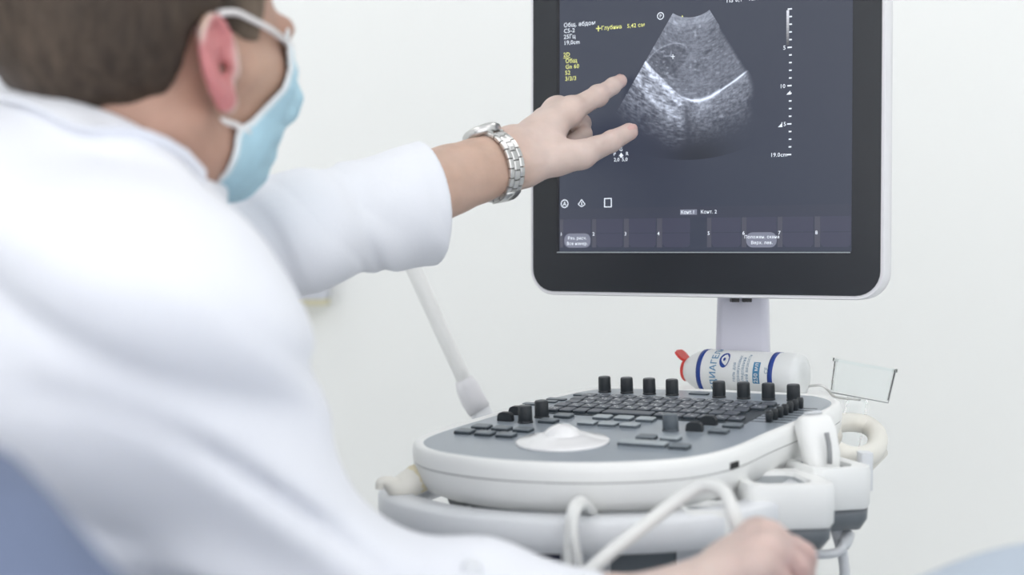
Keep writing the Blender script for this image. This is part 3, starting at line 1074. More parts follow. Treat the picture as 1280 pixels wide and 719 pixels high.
# cable hooked over the rail, and the ones under the cups
p1 = [at(713, 740, 1.06), at(711, 700, 1.06), at(712, 660, 1.062), at(716, 636, 1.07), at(724, 627, 1.085), at(733, 632, 1.10), at(738, 645, 1.12), at(741, 665, 1.15)]
p2 = [at(729, 740, 1.058), at(722, 700, 1.056), at(717, 672, 1.056), at(718, 645, 1.064), at(727, 631, 1.08), at(737, 636, 1.10), at(744, 648, 1.12), at(750, 668, 1.15)]
o = link('cable', MB().tube(catmull(p1, 6, False), .0042, 10).tube(catmull(p2, 6, False), .0038, 10).mesh('cable', 'cable', True))
tag(o, 'thin white cable hooked over the middle of the handle rail', 'cable')
p3 = [at(1042, 640, 1.22), at(1046, 662, 1.22), at(1053, 690, 1.22), at(1056, 730, 1.22), at(1050, 800, 1.22)]
tp = thing('transducer', 'white ultrasound transducer parked upright in the outer probe cup', 'transducer', at(1040, 590, 1.225))

# transducer body
base, top = at(1030, 592, 1.215), at(1018, 519, 1.23)
axd = (top - base) / np.linalg.norm(top - base)
sx_ = np.array([1., .15, 0])
sx_ = sx_ - axd * (sx_ @ axd)
sx_ /= np.linalg.norm(sx_)
sy_ = np.cross(axd, sx_)
rings = []
L_ = np.linalg.norm(top - base)
for tt, hw, hd, sh in ((-.35, .006, .006, 0), (0, .013, .010, 0), (.3, .0155, .012, 0), (.75, .0165, .013, -.001), (.93, .0150, .0125, -.002), (1.0, .0095, .009, -.0035)):
    P = rrect(-hw, -hd, hw, hd, min(hw, hd) * .7, 5)
    rings.append([base + axd * L_ * tt + sx_ * (x + sh) + sy_ * y for x, y in P])
link('body', MB().loft(rings, [0, 0, 0, 0, 0]).mesh('body', 'white', True), tp, keep=True)
m = MB()
fs = [at(1033, 541, 1.204), at(1036, 555, 1.203), at(1037, 568, 1.202), at(1037, 580, 1.202)]
m.tube(fs, .0022, 8)
link('grip_line', m.mesh('grip_line', 'midgrey', True), tp, keep=True)
m = MB()
tq = at(1016, 519, 1.222)
P = rrect(-.0075, -.0065, .0075, .0065, .004, 4)
m.loft([[tq + sx_ * x + sy_ * y + axd * z for x, y in P] for z in (.0005, .0022)])
link('lens', m.mesh('lens', 'lav', True), tp, keep=True)
link('cable', MB().tube(catmull(p3, 6, False), [.0065] * 6 + [.0055] * 6 + [.0045] * 13, 10).mesh('cable', 'lav', True), tp, keep=True)
link('cable_clip', MB().tube(catmull([at(1000, 686, 1.21), at(1020, 693, 1.20), at(1045, 691, 1.20), at(1055, 680, 1.21), at(1060, 668, 1.22)], 5, False), [.004] * 15 + [.006] * 6, 10).mesh('cable_clip', 'lav', True), tp, keep=True)

# ================================================================== GEL BOTTLE
bc = cw(18, 240, 0)
br = .0228
bz = cw(18, 240, -12)[2] + br + .0012
bc = np.array([bc[0], bc[1], bz])
bt = thing('gel_bottle', 'white gel bottle with red flip cap and blue bands lying behind the knobs', 'bottle', (bc[0], bc[1], bz - br))
ba = np.array([math.cos(math.radians(36)), -math.sin(math.radians(36)), 0])
ba /= np.linalg.norm(ba)
bu = np.array([0, 0, 1.])
bf = np.cross(ba, bu)          # towards the camera
B3 = np.stack([bf, bu, ba], 1)   # lathe z axis runs along the bottle
prof = [(.0, -.0600), (.0118, -.0600), (.0135, -.058), (.0165, -.0535), (.0200, -.047), (.0222, -.040), (br, -.033), (br, .058), (br * .98, .064), (br * .9, .069), (br * .6, .071), (.0, .0695)]
link('body', MB().lathe(prof, 40, 0, B3, bc).mesh('body', 'bottle', True), bt, keep=True)
for z0 in (-.0390, .0415):
    r0_ = br if z0 > 0 else .0224
    link('blue_band', MB().lathe([(r0_ - .001, z0 - .0001), (r0_ + .0003, z0), (br + .0003, z0 + .0052), (br - .001, z0 + .0053)], 40, 0, B3, bc).mesh('blue_band', 'bblue', True), bt, keep=True)
# flip cap: rim and raised lid
capm = MB().lathe([(.0112, -.0638), (.0120, -.0630), (.0120, -.0602), (.0110, -.0600)], 28, 0, B3, bc)
link('cap', capm.mesh('cap', 'red', True), bt, keep=True)
lid_o = bc + ba * -.0625 + bu * .0105
ld = -ba * .72 + bu * .70
ld /= np.linalg.norm(ld)
ln = np.cross(ld, bf)
m = MB()
P = rrect(-.009, 0, .009, .0135, .005, 5)
m.loft([[lid_o + bf * x + ld * y + ln * z for x, y in P] for z in (-.0014, .0014)])
link('cap_lid', m.mesh('cap_lid', 'red'), bt, keep=True)


def wrap_print(name, txt, size, axial, ang, material, turn=90, align='CENTER', stretch=1.):
    """lettering wrapped round the bottle; ang 0 faces the camera, positive upward"""
    V, Fc = text_mesh(txt, size, align)
    out = []
    for v in V:
        if turn == 90:
            s_, c_ = v[0] * stretch, v[1]
            axl, th = axial - c_, ang + s_ / br
        else:
            axl, th = axial + v[0], ang + v[1] / br
        out.append(bc + ba * axl + (br + .0004) * (math.cos(th) * bf + math.sin(th) * bu))
    return link(name, to_mesh(name, out, Fc, material), bt, keep=True)


def wrap_patch(name, a0, a1, t0, t1, material, oval=False, extra=.0003, n=12):
    m_ = MB()
    if oval:
        pts = [((a0 + a1) / 2 + (a1 - a0) / 2 * math.cos(q), (t0 + t1) / 2 + (t1 - t0) / 2 * math.sin(q)) for q in np.linspace(0, 6.2832, 28, endpoint=False)]
        m_.add([bc + ba * a_ + (br + extra) * (math.cos(t_) * bf + math.sin(t_) * bu) for a_, t_ in pts], [tuple(range(28))])
    else:
        rings_ = [[bc + ba * a_ + (br + extra) * (math.cos(t_) * bf + math.sin(t_) * bu) for a_ in (a0, a1)] for t_ in np.linspace(t0, t1, n)]
        m_.loft(rings_, 0, False, False, False)
    return link(name, m_.mesh(name, material), bt, keep=True)


wrap_print('label_text', 'МЕДИАГЕЛЬ', .0098, -.0160, .15, 'bteal')
wrap_patch('logo', -.0135, -.0025, .28, 1.08, 'bblue', True, .0005)
wrap_patch('logo_centre', -.0108, -.0052, .48, .88, 'bottle', True, .0008)
wrap_patch('logo_centre', -.0093, -.0066, .58, .76, 'bblue', True, .0011)
for a_, s_ in ((.0060, 'гель для'), (.0108, 'ультразвуковых'), (.0156, 'исследований'), (.0204, 'средней вязкости')):
    wrap_print('label_text', s_, .0046, a_, .12, 'bgrey')
wrap_patch('label_block', .0255, .0330, -.35, .62, 'bteal', False, .0003)
wrap_print('label_text', '250 мл', .0062, .0312, .13, 'bottle').location = tuple(bf * .0003)
wrap_print('label_text', 'CE', .0055, .0420, .25, 'bgrey')

# ================================================================== CLEAR CONTAINER
cc0 = at(1078, 478, 1.47)
ct = thing('plastic_container', 'small clear plastic container tilted behind the right end of the console', 'container', cc0 - np.array([0, 0, .03]))
ax1 = np.array([.95, -.28, -.16])
ax1 /= np.linalg.norm(ax1)
ax3 = np.array([.17, 0.05, .98])
ax3 = ax3 - ax1 * (ax3 @ ax1)
ax3 /= np.linalg.norm(ax3)
ax2 = np.cross(ax3, ax1)
W3 = lambda x, y, z: cc0 + ax1 * x + ax2 * y + ax3 * z
P = rrect(-.031, -.02, .031, .02, .005, 5)
P2 = rrect(-.0295, -.0185, .0295, .0185, .004, 5)
m = MB()
m.loft([[W3(x * .93, y * .93, -.017) for x, y in P], [W3(x * .95, y * .95, -.015) for x, y in P], [W3(x, y, .019) for x, y in P], [W3(x, y, .019) for x, y in P2], [W3(x * .95, y * .95, -.0135) for x, y in P2]])
shade_auto(link('box', m.mesh('box', 'clear'), ct, keep=True), 40)
m = MB()
P3 = rrect(-.0325, -.0215, .0325, .0215, .005, 5)
m.loft([[W3(x, y, z) for x, y in Q_] for Q_, z in ((P3, .016), (P3, .0195), (P, .0195), (P, .016))], 0, False, False, True, True)
shade_auto(link('rim', m.mesh('rim', 'clear'), ct, keep=True), 40)
m = MB()
m.tube([W3(-.029, -.0185, -.016), W3(.029, -.0185, -.016), W3(.031, -.0185, .017)], .0006, 6)
link('edge', m.mesh('edge', 'midgrey', True), ct, keep=True)
m = MB()
m.loft([[W3(-.002 + .011 * math.cos(q), .011 * math.sin(q), z) for q in np.linspace(0, 6.2832, 20, endpoint=False)] for z in (-.0175, -.075)])
link('stem', m.mesh('stem', 'clear', True), ct, keep=True)
p5 = [at(985, 487, 1.44), at(1004, 484, 1.43), at(1026, 482, 1.42), at(1036, 489, 1.42), at(1044, 496, 1.43), at(1075, 500, 1.44)]
o = link('wire_hook', MB().tube(catmull(p5, 4, False), .0013, 8).mesh('wire_hook', 'steel', True), machine, keep=True)

# ================================================================== THE DOCTOR
doc = thing('person', 'person in a white lab coat and blue mask pointing at the monitor', 'person', (-.45, .98, 0))
A3 = lambda *p: np.array(at(*p), np.float32)
LSH, MID, RSH = np.array([-.43, 1.17, .965]), np.array([-.335, 1.0, 1.02]), A3(172, 395, .87)
LEL = A3(375, 290, 1.165)
LWR = A3(640, 198, 1.34)
REL = A3(380, 774, .92)
RWR = A3(845, 768, .91)
# head frame
hy = math.radians(49)
hp = math.radians(-3)
hf0 = np.array([math.cos(hy), math.sin(hy), 0])
hr = np.array([math.sin(hy), -math.cos(hy), 0])
hf = hf0 * math.cos(hp) - np.array([0, 0, 1.]) * math.sin(hp)
hu = np.cross(hr, hf)
HR = np.stack([hf, hr, hu], 1)            # columns: forward, right, up
HC = A3(275, 86, .93) - .073 * hr
NB, NT = np.array([-.318, 1.005, 1.0]), HC + hf * -.022 + hu * -.045


def h_loc(P):
    return ((P - HC.astype(np.float32)) @ HR.astype(np.float32)) * 1000


def skull(Q):
    aq = Q.copy()
    aq[:, 1] = np.abs(aq[:, 1])
    d = ell(aq, (-10, 0, 44), (99, 76, 86))
    d = smin(d, ell(aq, (34, 0, -4), (58, 60, 70)), 22)
    d = smin(d, cap(aq, (60, 0, -60), (6, 46, -50), 17, 17), 18)
    d = smin(d, cap(aq, (62, 46, 0), (30, 60, 2), 12, 12), 16)
    return d


def head_sdf(Q):
    aq = Q.copy()
    aq[:, 1] = np.abs(aq[:, 1])
    d = skull(Q)
    d = smin(d, cap(aq, (86, 6, 36), (80, 42, 34), 10, 9), 10)          # brow
    d = smax(d, -ell(aq, (99, 32, 20), (13, 17, 11)), 8)                   # eye sockets
    d = smin(d, ell(aq, (82, 32, 20), (12, 13, 12)), 3)                    # eyeballs
    d = smin(d, cap(aq, (92, 0, 26), (110, 0, -8), 7, 9.5), 8)            # nose
    d = smin(d, ell(aq, (100, 10, -11), (9, 8, 7)), 5)
    d = smin(d, cap(aq, (90, 0, -36), (84, 17, -37), 6, 4), 5)           # lips
    d = smin(d, cap(aq, (88, 0, -46), (82, 15, -46), 6, 4), 5)
    d = smax(d, -cap(aq, (98, 0, -41), (90, 20, -41), 1.6, 1.2), 2)
    # ears
    c, s = math.cos(.22), math.sin(.22)
    e = aq - np.array((-8, 77, 3), np.float32)
    ef, eo, eu = e[:, 0] * c + e[:, 2] * -s * -1, e[:, 1], e[:, 2] * c - e[:, 0] * s * -1
    ef = e[:, 0] * c + e[:, 2] * s
    eu = e[:, 2] * c - e[:, 0] * s
    eo = e[:, 1] + ef * .35
    E_ = np.stack([ef, eo, eu], 1)
    pl = ell(E_, (0, 3, 0), (17, 5, 30))
    hel = None
    angs = np.linspace(-2.2, 2.55, 13)
    pts = [(-16 * math.sin(a_ + 1.57 + 1.57) if 0 else 15.5 * -math.cos(a_), 8.5, 3 + 26 * math.sin(a_) * 1.0) for a_ in np.linspace(-1.2, 3.6, 13)]
    for a_, b_ in zip(pts[:-1], pts[1:]):
        q = cap(E_, a_, b_, 3.6, 3.6)
        hel = q if hel is None else np.minimum(hel, q)
    pl = smin(pl, hel, 3)
    pl = smin(pl, cap(E_, (-5, 7, -16), (-6, 7, 10), 2.6, 2.6), 3)     # antihelix
    pl = smin(pl, ell(E_, (2, 5, -25), (8.5, 5, 9)), 4)                    # lobe
    pl = smax(pl, -ell(E_, (4, 11, -3), (8, 9, 10)), 3)                    # concha
    pl = smin(pl, ell(E_, (12, 6, -3), (4, 5, 6)), 3)                      # tragus
    d = smin(d, pl, 5)
    d = smax(d, -cap(aq, (-3, 90, 0), (1, 66, 0), 3.6, 2.8), 2)          # ear canal
    return d


def head_world(P):
    d = head_sdf(h_loc(P)) / 1000
    n = cap(P, NT, NB, .056, .066)
    # the neck muscle that runs from behind the ear
    n = smin(n, cap(P, HC + hf * -.02 + hr * .05 + hu * -.035, NB + np.array([.075, -.02, -.01]), .02, .02), .03)
    return smin(d, n, .02)


lo = HC - .15
V1, F1 = nets(head_world, (HC[0] - .135, HC[1] - .13, .985), (HC[0] + .125, HC[1] + .125, HC[2] + .135), .0028)
Q = h_loc(V1.astype(np.float32))
t1 = np.full(len(V1), .20)  # low tone: shade of the head put into neck and face colour
aqr = np.abs(Q[:, 1])
earz = np.exp(-(np.maximum(np.hypot((Q[:, 0] + 8) / 24, (Q[:, 2] - 2) / 36) - .75, 0) / .18) ** 2) * sst(70, 78, aqr)
t1 += .14 * np.exp(-((Q[:, 0] - 45) / 30) ** 2 - ((Q[:, 2] + 5) / 35) ** 2)
t1 = np.maximum(t1, .95 * earz * sst(12, -6, Q[:, 0]) + .45 * earz)

# left forearm and pointing hand
LH = dict(
    w=(642, 197, 1.340), i=[(712, 139, 1.392), (748, 119.5, 1.425), (766, 107.5, 1.441), (775.5, 101.5, 1.451)],
    m=[(697, 137.5, 1.415), (725, 154, 1.452), (730, 168, 1.435), (714, 176, 1.424)],
    r=[(681, 151, 1.436), (712, 166, 1.474), (717, 183, 1.457), (700, 189, 1.447)],
    p=[(669, 167, 1.450), (695, 182, 1.474), (699, 196, 1.461), (686, 200, 1.453)],
    t=[(664, 204, 1.334), (727, 193, 1.356), (764, 177, 1.385), (786, 165.0, 1.401)])
LJ = {k: (A3(*v) if k == 'w' else [A3(*q) for q in v]) for k, v in LH.items()}


def hand_sdf(P, J, wrist_back, sc=1.):
    w_ = J['w']
    d = None
    rad = dict(i=(.0125, .0098, .0084, .0068), m=(.0125, .0098, .0084, .007), r=(.0120, .0092, .008, .0066), p=(.0110, .0082, .0072, .006))
    for k, rr in rad.items():
        c = J[k]
        f = cap(P, c[0], c[1], rr[0] * sc, rr[1] * sc)
        f = smin(f, cap(P, c[1], c[2], rr[1] * sc, rr[2] * sc), .004)
        f = smin(f, cap(P, c[2], c[3], rr[2] * sc, rr[3] * sc), .003)
        f = smin(f, np.linalg.norm(P - c[1], axis=1) - (rr[1] + .0008) * sc, .003)
        d = f if d is None else smin(d, f, .0035)
    palm = None
    for k, r0, r1 in (('i', .0185, .0135), ('m', .0185, .0135), ('r', .0175, .0128), ('p', .016, .0118)):
        st = w_ + (J[k][0] - w_) * .05
        f = cap(P, st, J[k][0], r0 * sc, r1 * sc)
        palm = f if palm is None else smin(palm, f, .012)
    d = smin(d, palm, .008)
    t = J['t']
    th = cap(P, t[0], t[1], .0165 * sc, .0135 * sc)
    th = smin(th, cap(P, t[1], t[2], .0135 * sc, .0100 * sc), .006)
    th = smin(th, cap(P, t[2], t[3], .0102 * sc, .0088 * sc), .004)
    d = smin(d, th, .009)
    # web between thumb and index
    d = smin(d, cap(P, (t[0] + t[1]) / 2, w_ + (J['i'][0] - w_) * .62, .012 * sc, .011 * sc), .014)
    return d


wd_ = (LWR - LEL) / np.linalg.norm(LWR - LEL)
wside = np.array([.0, -.55, -.83])
wside = wside - wd_ * (wside @ wd_)
wside /= np.linalg.norm(wside)


def left_arm(P):
    d = hand_sdf(P, LJ, None)
    for s_ in (-1, 1):
        a_ = LEL + wside * .008 * s_
        f = cap(P, a_, LWR + wside * .0085 * s_, .033, .0195)
        d = smin(d, f, .02)
    for k in range(3):
        y0_ = LWR + wside * (.012 - .012 * k) * 1.0 + np.cross(wd_, wside) * .014
        d = smin(d, cap(P, y0_ - wd_ * .14, y0_ + wd_ * .0, .005, .003), .009)
    return d + .0006 * waves(P, 5, 260, 4)


lo, hi = np.minimum(LWR, LEL) - .05, LJ['i'][3] + .03
V2, F2 = nets(left_arm, (A3(480, 250, 1.29)[0], 1.20, 1.0), (LJ['t'][3][0] + .02, 1.51, 1.21), .0019)
dist_i = np.linalg.norm(V2 - LJ['i'][3], axis=1)
t2 = np.full(len(V2), .60)
along = (V2 - LWR) @ wd_
t2 -= .20 * sst(.02, -.04, along)
for J_ in (LJ['i'][3], LJ['t'][3], LJ['i'][1], LJ['t'][2]):
    t2 += .10 * np.exp(-(np.linalg.norm(V2 - J_, axis=1) / .013) ** 2)
t2 += .03 * waves(V2.astype(np.float32), 8, 160, 5)

# right hand holding a probe, close to the lens
RJ = dict(w=A3(848, 765, .91),
          i=[A3(948, 674, .955), A3(990, 690, .985), A3(998, 722, .975), A3(985, 740, .962)],
          m=[A3(958, 678, .935), A3(1000, 697, .955), A3(1004, 732, .95), A3(988, 752, .942)],
          r=[A3(955, 692, .915), A3(994, 712, .928), A3(998, 745, .926), A3(982, 765, .922)],
          p=[A3(944, 712, .898), A3(976, 732, .905), A3(982, 760, .905), A3(968, 776, .905)],
          t=[A3(870, 745, .945), A3(905, 725, .985), A3(935, 728, 1.005), A3(957, 738, 1.0)])


def right_arm(P):
    d = hand_sdf(P, RJ, None, 1.03)
    return smin(d, cap(P, REL, RWR, .036, .025), .02)


V3, F3 = nets(right_arm, (.03, .86, .72), (.215, 1.03, .86), .0026)
t3 = np.full(len(V3), .62)
for k in 'imrp':
    t3 += .13 * np.exp(-(np.linalg.norm(V3 - RJ[k][1], axis=1) / .018) ** 2)
    t3 += .05 * np.exp(-(np.linalg.norm(V3 - RJ[k][0], axis=1) / .018) ** 2)


def torso_sdf(P):
    d = cap(P, LSH, MID, .055, .075)
    d = smin(d, cap(P, MID, RSH, .075, .055), .03)
    RD = np.array([.5, -.86, 0]) * .075
    for s_ in (-1, 1):
        d = smin(d, cap(P, MID + RD * s_ + np.array([-.02, 0, -.04]), np.array([-.46, .97, .56]) + RD * s_, .085, .10), .04)
    d = smin(d, cap(P, RSH, REL, .05, .04), .03)
    d = smin(d, cap(P, LSH, LEL, .05, .038), .03)
    d = smin(d, cap(P, MID, NB + np.array([0, 0, .02]), .06, .055), .03)
    return d


V4, F4 = nets(torso_sdf, (-.66, .74, .50), (-.05, 1.36, 1.10), .010)
t4 = np.full(len(V4), .3)
Vb = np.concatenate([V1, V2, V3, V4])
off = np.cumsum([0, len(V1), len(V2), len(V3)])
Fb = np.concatenate([F1, F2 + off[1], F3 + off[2], F4 + off[3]])
me = to_mesh('body', Vb, Fb, ['skin'], None, True)
set_tone(me, np.clip(np.concatenate([t1, t2, t3, t4]), 0, 1))
body = link('body', me, doc, keep=True)


# nails
def nail(tip, prev, face, wdt, ln_, r):
    d_ = (tip - prev) / np.linalg.norm(tip - prev)
    f_ = np.array(face, float)
    f_ = f_ - d_ * (f_ @ d_)
    f_ /= np.linalg.norm(f_)
    s_ = np.cross(d_, f_)
    m_ = MB()
    rows_ = []
    for a_ in np.linspace(-ln_ * .55, ln_ * .5, 7):
        w2 = wdt * (1 - (a_ / (ln_ * .62)) ** 2 * .35)
        rows_.append([tip + d_ * a_ + s_ * w2 * math.sin(q) + f_ * (r * math.cos(q) + .0004 - (.0018 if a_ > ln_ * .3 else 0)) for q in np.linspace(-1.05, 1.05, 9)])
    m_.loft(rows_, 0, False, False, False)
    return link('finger_nail', m_.mesh('finger_nail', 'nail', True), body)


nail(LJ['t'][3], LJ['t'][2], (.18, -.9, .42), .0072, .013, .0089)
nail(LJ['i'][3], LJ['i'][2], (-.25, -.1, .95), .0060, .011, .0068)
for c in body.children:
    c.matrix_parent_inverse = Matrix.Identity(4)


# ---- hair ---------------------------------------------------------
def hair_sdf(P):
    Q_ = h_loc(P)
    n_ = waves(Q_, 3, .35, 6, (1, 1, .3))
    n2_ = waves(Q_, 9, .09, 4)
    d = skull(Q_) - 9.5 + 5.5 * sst(-8, 18, Q_[:, 0]) * sst(75, 50, Q_[:, 2]) - .9 * n_ - 2.2 * n2_ - 0.5 * sst(-20, -90, Q_[:, 0]) + 5.5 * sst(5, -50, Q_[:, 2])
    line = np.interp(Q_[:, 0], [-130, -85, -60, -38, -27, -20, -4, 8, 24, 38, 46, 60, 80, 130], [-70, -66, -54, -30, 2, 22, 36, 26, 18, 20, 45, 70, 88, 92])
    d = smax(d, line - Q_[:, 2] + 2 * n_, 6)
    # leave the ear free
    d = smax(d, -ell(Q_ * np.array([1, 0, 1], np.float32) + np.array([8, 0, -1], np.float32), (0, 0, 0), (20, 20, 33)), 4)
    return d / 1000


V5, F5 = nets(hair_sdf, (HC[0] - .15, HC[1] - .14, HC[2] - .085), (HC[0] + .12, HC[1] + .12, HC[2] + .15), .003)
me = to_mesh('hair', V5, F5, ['hair'], None, True)
Q = h_loc(V5.astype(np.float32))
set_tone(me, np.clip(.10 + .10 * waves(Q, 31, .5, 6, (1, 1, .2)) + .75 * sst(-2, 34, Q[:, 0]) + .16 * np.exp(-((Q[:, 0] + 105) / 26) ** 2) + .2 * sst(-28, -58, Q[:, 2]), 0, 1))
o = link('hair', me, doc, keep=True)
tag(o, 'short brown hair')


# ---- mask -----------------------------------------------------------
def mask_shape(Q_):
    aq = Q_.copy()
    aq[:, 1] = np.abs(aq[:, 1])
    d = skull(Q_)
    d = smin(d, cap(aq, (90, 0, 24), (108, 0, -10), 8, 11), 16)
    d = smin(d, cap(aq, (94, 0, -16), (66, 0, -58), 12, 12), 20)
    return d


GU = [-140, -104, -62, -44, -37, -32, -10, 18, 36, 38]
GF = [6, 8, 10, 15, 21, 33, 56, 70, 78, 300]


def mask_sdf(P):
    Q_ = h_loc(P)
    ple = .5 * np.sin(Q_[:, 2] * .42) * sst(45, 75, Q_[:, 0])
    h_ = mask_shape(Q_) - 5.5 - ple - .8 * waves(Q_, 12, .12, 4)
    g_ = np.interp(Q_[:, 2], GU, GF) - Q_[:, 0]
    d = smax(np.abs(h_) - 1.5, g_, 1.5)
    return smax(d, -94 - Q_[:, 2], 2) / 1000


V6, F6 = nets(mask_sdf, (HC[0] - .05, HC[1] - .06, HC[2] - .125), (HC[0] + .14, HC[1] + .14, HC[2] + .05), .0017)
me = to_mesh('face_mask', V6, F6, ['maskm'], None, True)
Q = h_loc(V6.astype(np.float32))
gd = np.full(len(Q), 1e3)
poly_ = np.stack([GF[:-1], GU[:-1]], 1).astype(float)
for a_, b_ in zip(poly_[:-1], poly_[1:]):
    ab = b_ - a_
    tt = np.clip(((Q[:, [0, 2]] - a_) @ ab) / (ab @ ab), 0, 1)
    gd = np.minimum(gd, np.linalg.norm(Q[:, [0, 2]] - a_ - tt[:, None] * ab, axis=1))
set_tone(me, np.clip(.25 + .2 * waves(Q, 17, .06, 4) + .9 * sst(6.0, 3.5, gd), 0, 1))
maskO = link('face_mask', me, doc, keep=True)
tag(maskO, 'light blue disposable face mask')
hw = lambda f, r, u: HC + (hf * f + hr * r + hu * u) * mm


def onhead(f, r, u, off=2.2):
    """push a point of the head frame onto the face surface"""
    p = np.array([[f, r, u]], np.float32)
    for _ in range(12):
        d = skull(p)[0] - off
        g_ = np.array([skull(p + np.array([e], np.float32))[0] for e in ((1, 0, 0), (0, 1, 0), (0, 0, 1))]) - skull(p)[0]
        p = (p - d * g_ / (g_ @ g_ + 1e-6)).astype(np.float32)
    return hw(*p[0])


for s_ in (1, -1):
    m = MB()
    path = [onhead(-8, 84 * s_, 34, 9), onhead(6, 80 * s_, 36, 9), onhead(22, 74 * s_, 33, 8), onhead(40, 66 * s_, 29, 7), onhead(58, 56 * s_, 25, 5.0), onhead(74, 44 * s_, 20, 7)]
    m.tube(catmull(path, 5, False), .0022, 8)
    path = [onhead(-12, 82 * s_, -26, 5), onhead(-4, 76 * s_, -29, 5), onhead(8, 68 * s_, -32, 4), onhead(20, 62 * s_, -36, 4.5), onhead(30, 58 * s_, -40, 6)]
    m.tube(catmull(path, 5, False), .0022, 8)
    link('ear_loop', m.mesh('ear_loop', 'strap', True), maskO)
for c in maskO.children:
    c.matrix_parent_inverse = Matrix.Identity(4)

# ---- lab coat ----------------------------------------------------------
CUA, CUB = A3(368, 293, 1.165), A3(541, 260, 1.28)
cdir = (CUB - CUA) / np.linalg.norm(CUB - CUA)
RCU = A3(800, 788, .91)
RD = np.array([.5, -.86, 0])


def folds(P, axis0, axis1, freq, seed):
    """soft diagonal pulls in cloth"""
    a_ = np.asarray(axis0, np.float32)
    b_ = np.asarray(axis1, np.float32)
    s_ = P @ a_ * freq + 1.1 * np.sin(P @ b_ * freq * .35 + seed) + .8 * waves(P, seed, freq * .3, 3)
    q_ = np.sin(s_)
    return .45 * q_ + 1.25 * np.exp(-(np.sin(s_ * .5 + seed) / .30) ** 2) * (.6 + .6 * waves(P, seed + 3, freq * .4, 3))


def coat_body(P):
    body_ = cap(P, LSH, MID, .078, .098)
    body_ = smin(body_, cap(P, MID + RD * .04 + np.array([0, 0, -.03]), RSH, .088, .080), .035)
    body_ = smin(body_, cap(P, RSH + RD * .0, RSH + np.array([-.09, .06, -.16]), .082, .10), .05)
    for s_ in (-1, 1):
        body_ = smin(body_, cap(P, MID + RD * .085 * s_ + np.array([-.03, 0, -.03]), np.array([-.47, .98, .57]) + RD * .09 * s_, .105, .135), .05)
    body_ = body_ + .0155 * folds(P, (.32, .1, .94), (.8, -.3, .4), 58, 2) + .006 * waves(P, 6, 30, 4)
    # right sleeve
    rs_ = cap(P, RSH, REL, .083, .066)
    rs_ = smin(rs_, cap(P, REL, A3(600, 772, .915), .068, .052), .03)
    rs_ = smin(rs_, cap(P, A3(600, 772, .915), RCU, .052, .034), .02)
    rs_ = smin(rs_, ell(P, A3(585, 742, .90), (.04, .035, .030)), .02)
    rs_ = rs_ + .0125 * folds(P, (.42, .1, .90), (.9, .1, .3), 70, 7) + .0025 * waves(P, 16, 50, 4)
    rs_ = smax(rs_, (P - RCU) @ np.array([1., 0, -.05], np.float32), .006)
    rs_ = smax(rs_, -cap(P, RCU - np.array([.03, 0, 0]), RCU + np.array([.08, .0, .0]), .029, .032), .004)
    d = smin(body_, rs_, .035)
    return d


def sleeve_sdf(P):
    ls_ = cap(P, LSH, CUA, .078, .045)
    sl_ = cap(P, CUA, CUB + cdir * .05, .039, .0565)
    sl_ = sl_ + .0095 * folds(P, (.80, .0, .60), (.6, 0, -.8), 95, 4) * sst(0.02, -.10, (P - CUB) @ cdir) + .0022 * waves(P, 26, 60, 4)
    sl_ = sl_ + .006 * folds(P, (.55, .2, .81), (.8, 0, -.5), 150, 9) * sst(-.055, -.13, (P - CUB) @ cdir)
    sl_ = smin(sl_, cap(P, LEL, LWR - wd_ * .03, .040, .040), .02)
    ls_ = smin(ls_, sl_, .03)
    cn = np.array([.90, .33, .14], np.float32)
    pl = (P - CUB) @ (cn / np.linalg.norm(cn)) + 1.5 * ((P - CUB) @ np.array([0, 0, 1.], np.float32)) ** 2
    ls_ = smax(ls_, pl, .004)
    return smax(ls_, -cap(P, CUB - cdir * .05, CUB + cdir * .09, .040, .0485), .004)


def neck_cut(P, d):
    return smax(d, -cap(P, NB + np.array([.0, 0, .0]), NB + (HC - NB) * 1.6, .066, .082), .008)


def coat_sdf(P):
    return neck_cut(P, smin(coat_body(P), sleeve_sdf(P), .02))


V7, F7 = nets(lambda P: neck_cut(P, coat_body(P)), (-.66, .72, .46), (.16, 1.40, 1.17), .0058)
V7b, F7b = nets(lambda P: neck_cut(P, sleeve_sdf(P)), (-.53, 1.04, .86), (-.03, 1.40, 1.12), .0032)
F7 = np.concatenate([F7, F7b + len(V7)])
V7 = np.concatenate([V7, V7b])
me = to_mesh('lab_coat', V7, F7, ['coat'], None, True)
coatO = link('lab_coat', me, doc, keep=True)
tag(coatO, 'white cotton lab coat')


def on_coat(p, off):
    p = np.array([p], np.float32)
    for _ in range(10):
        d = coat_sdf(p)[0] - off
        g_ = np.array([coat_sdf(p + np.array([e], np.float32))[0] for e in ((.004, 0, 0), (0, .004, 0), (0, 0, .004))]) - coat_sdf(p)[0]
        g_ = g_ / .004
        p = (p - .8 * d * g_ / max(g_ @ g_, .2)).astype(np.float32)
    return p[0].astype(float)


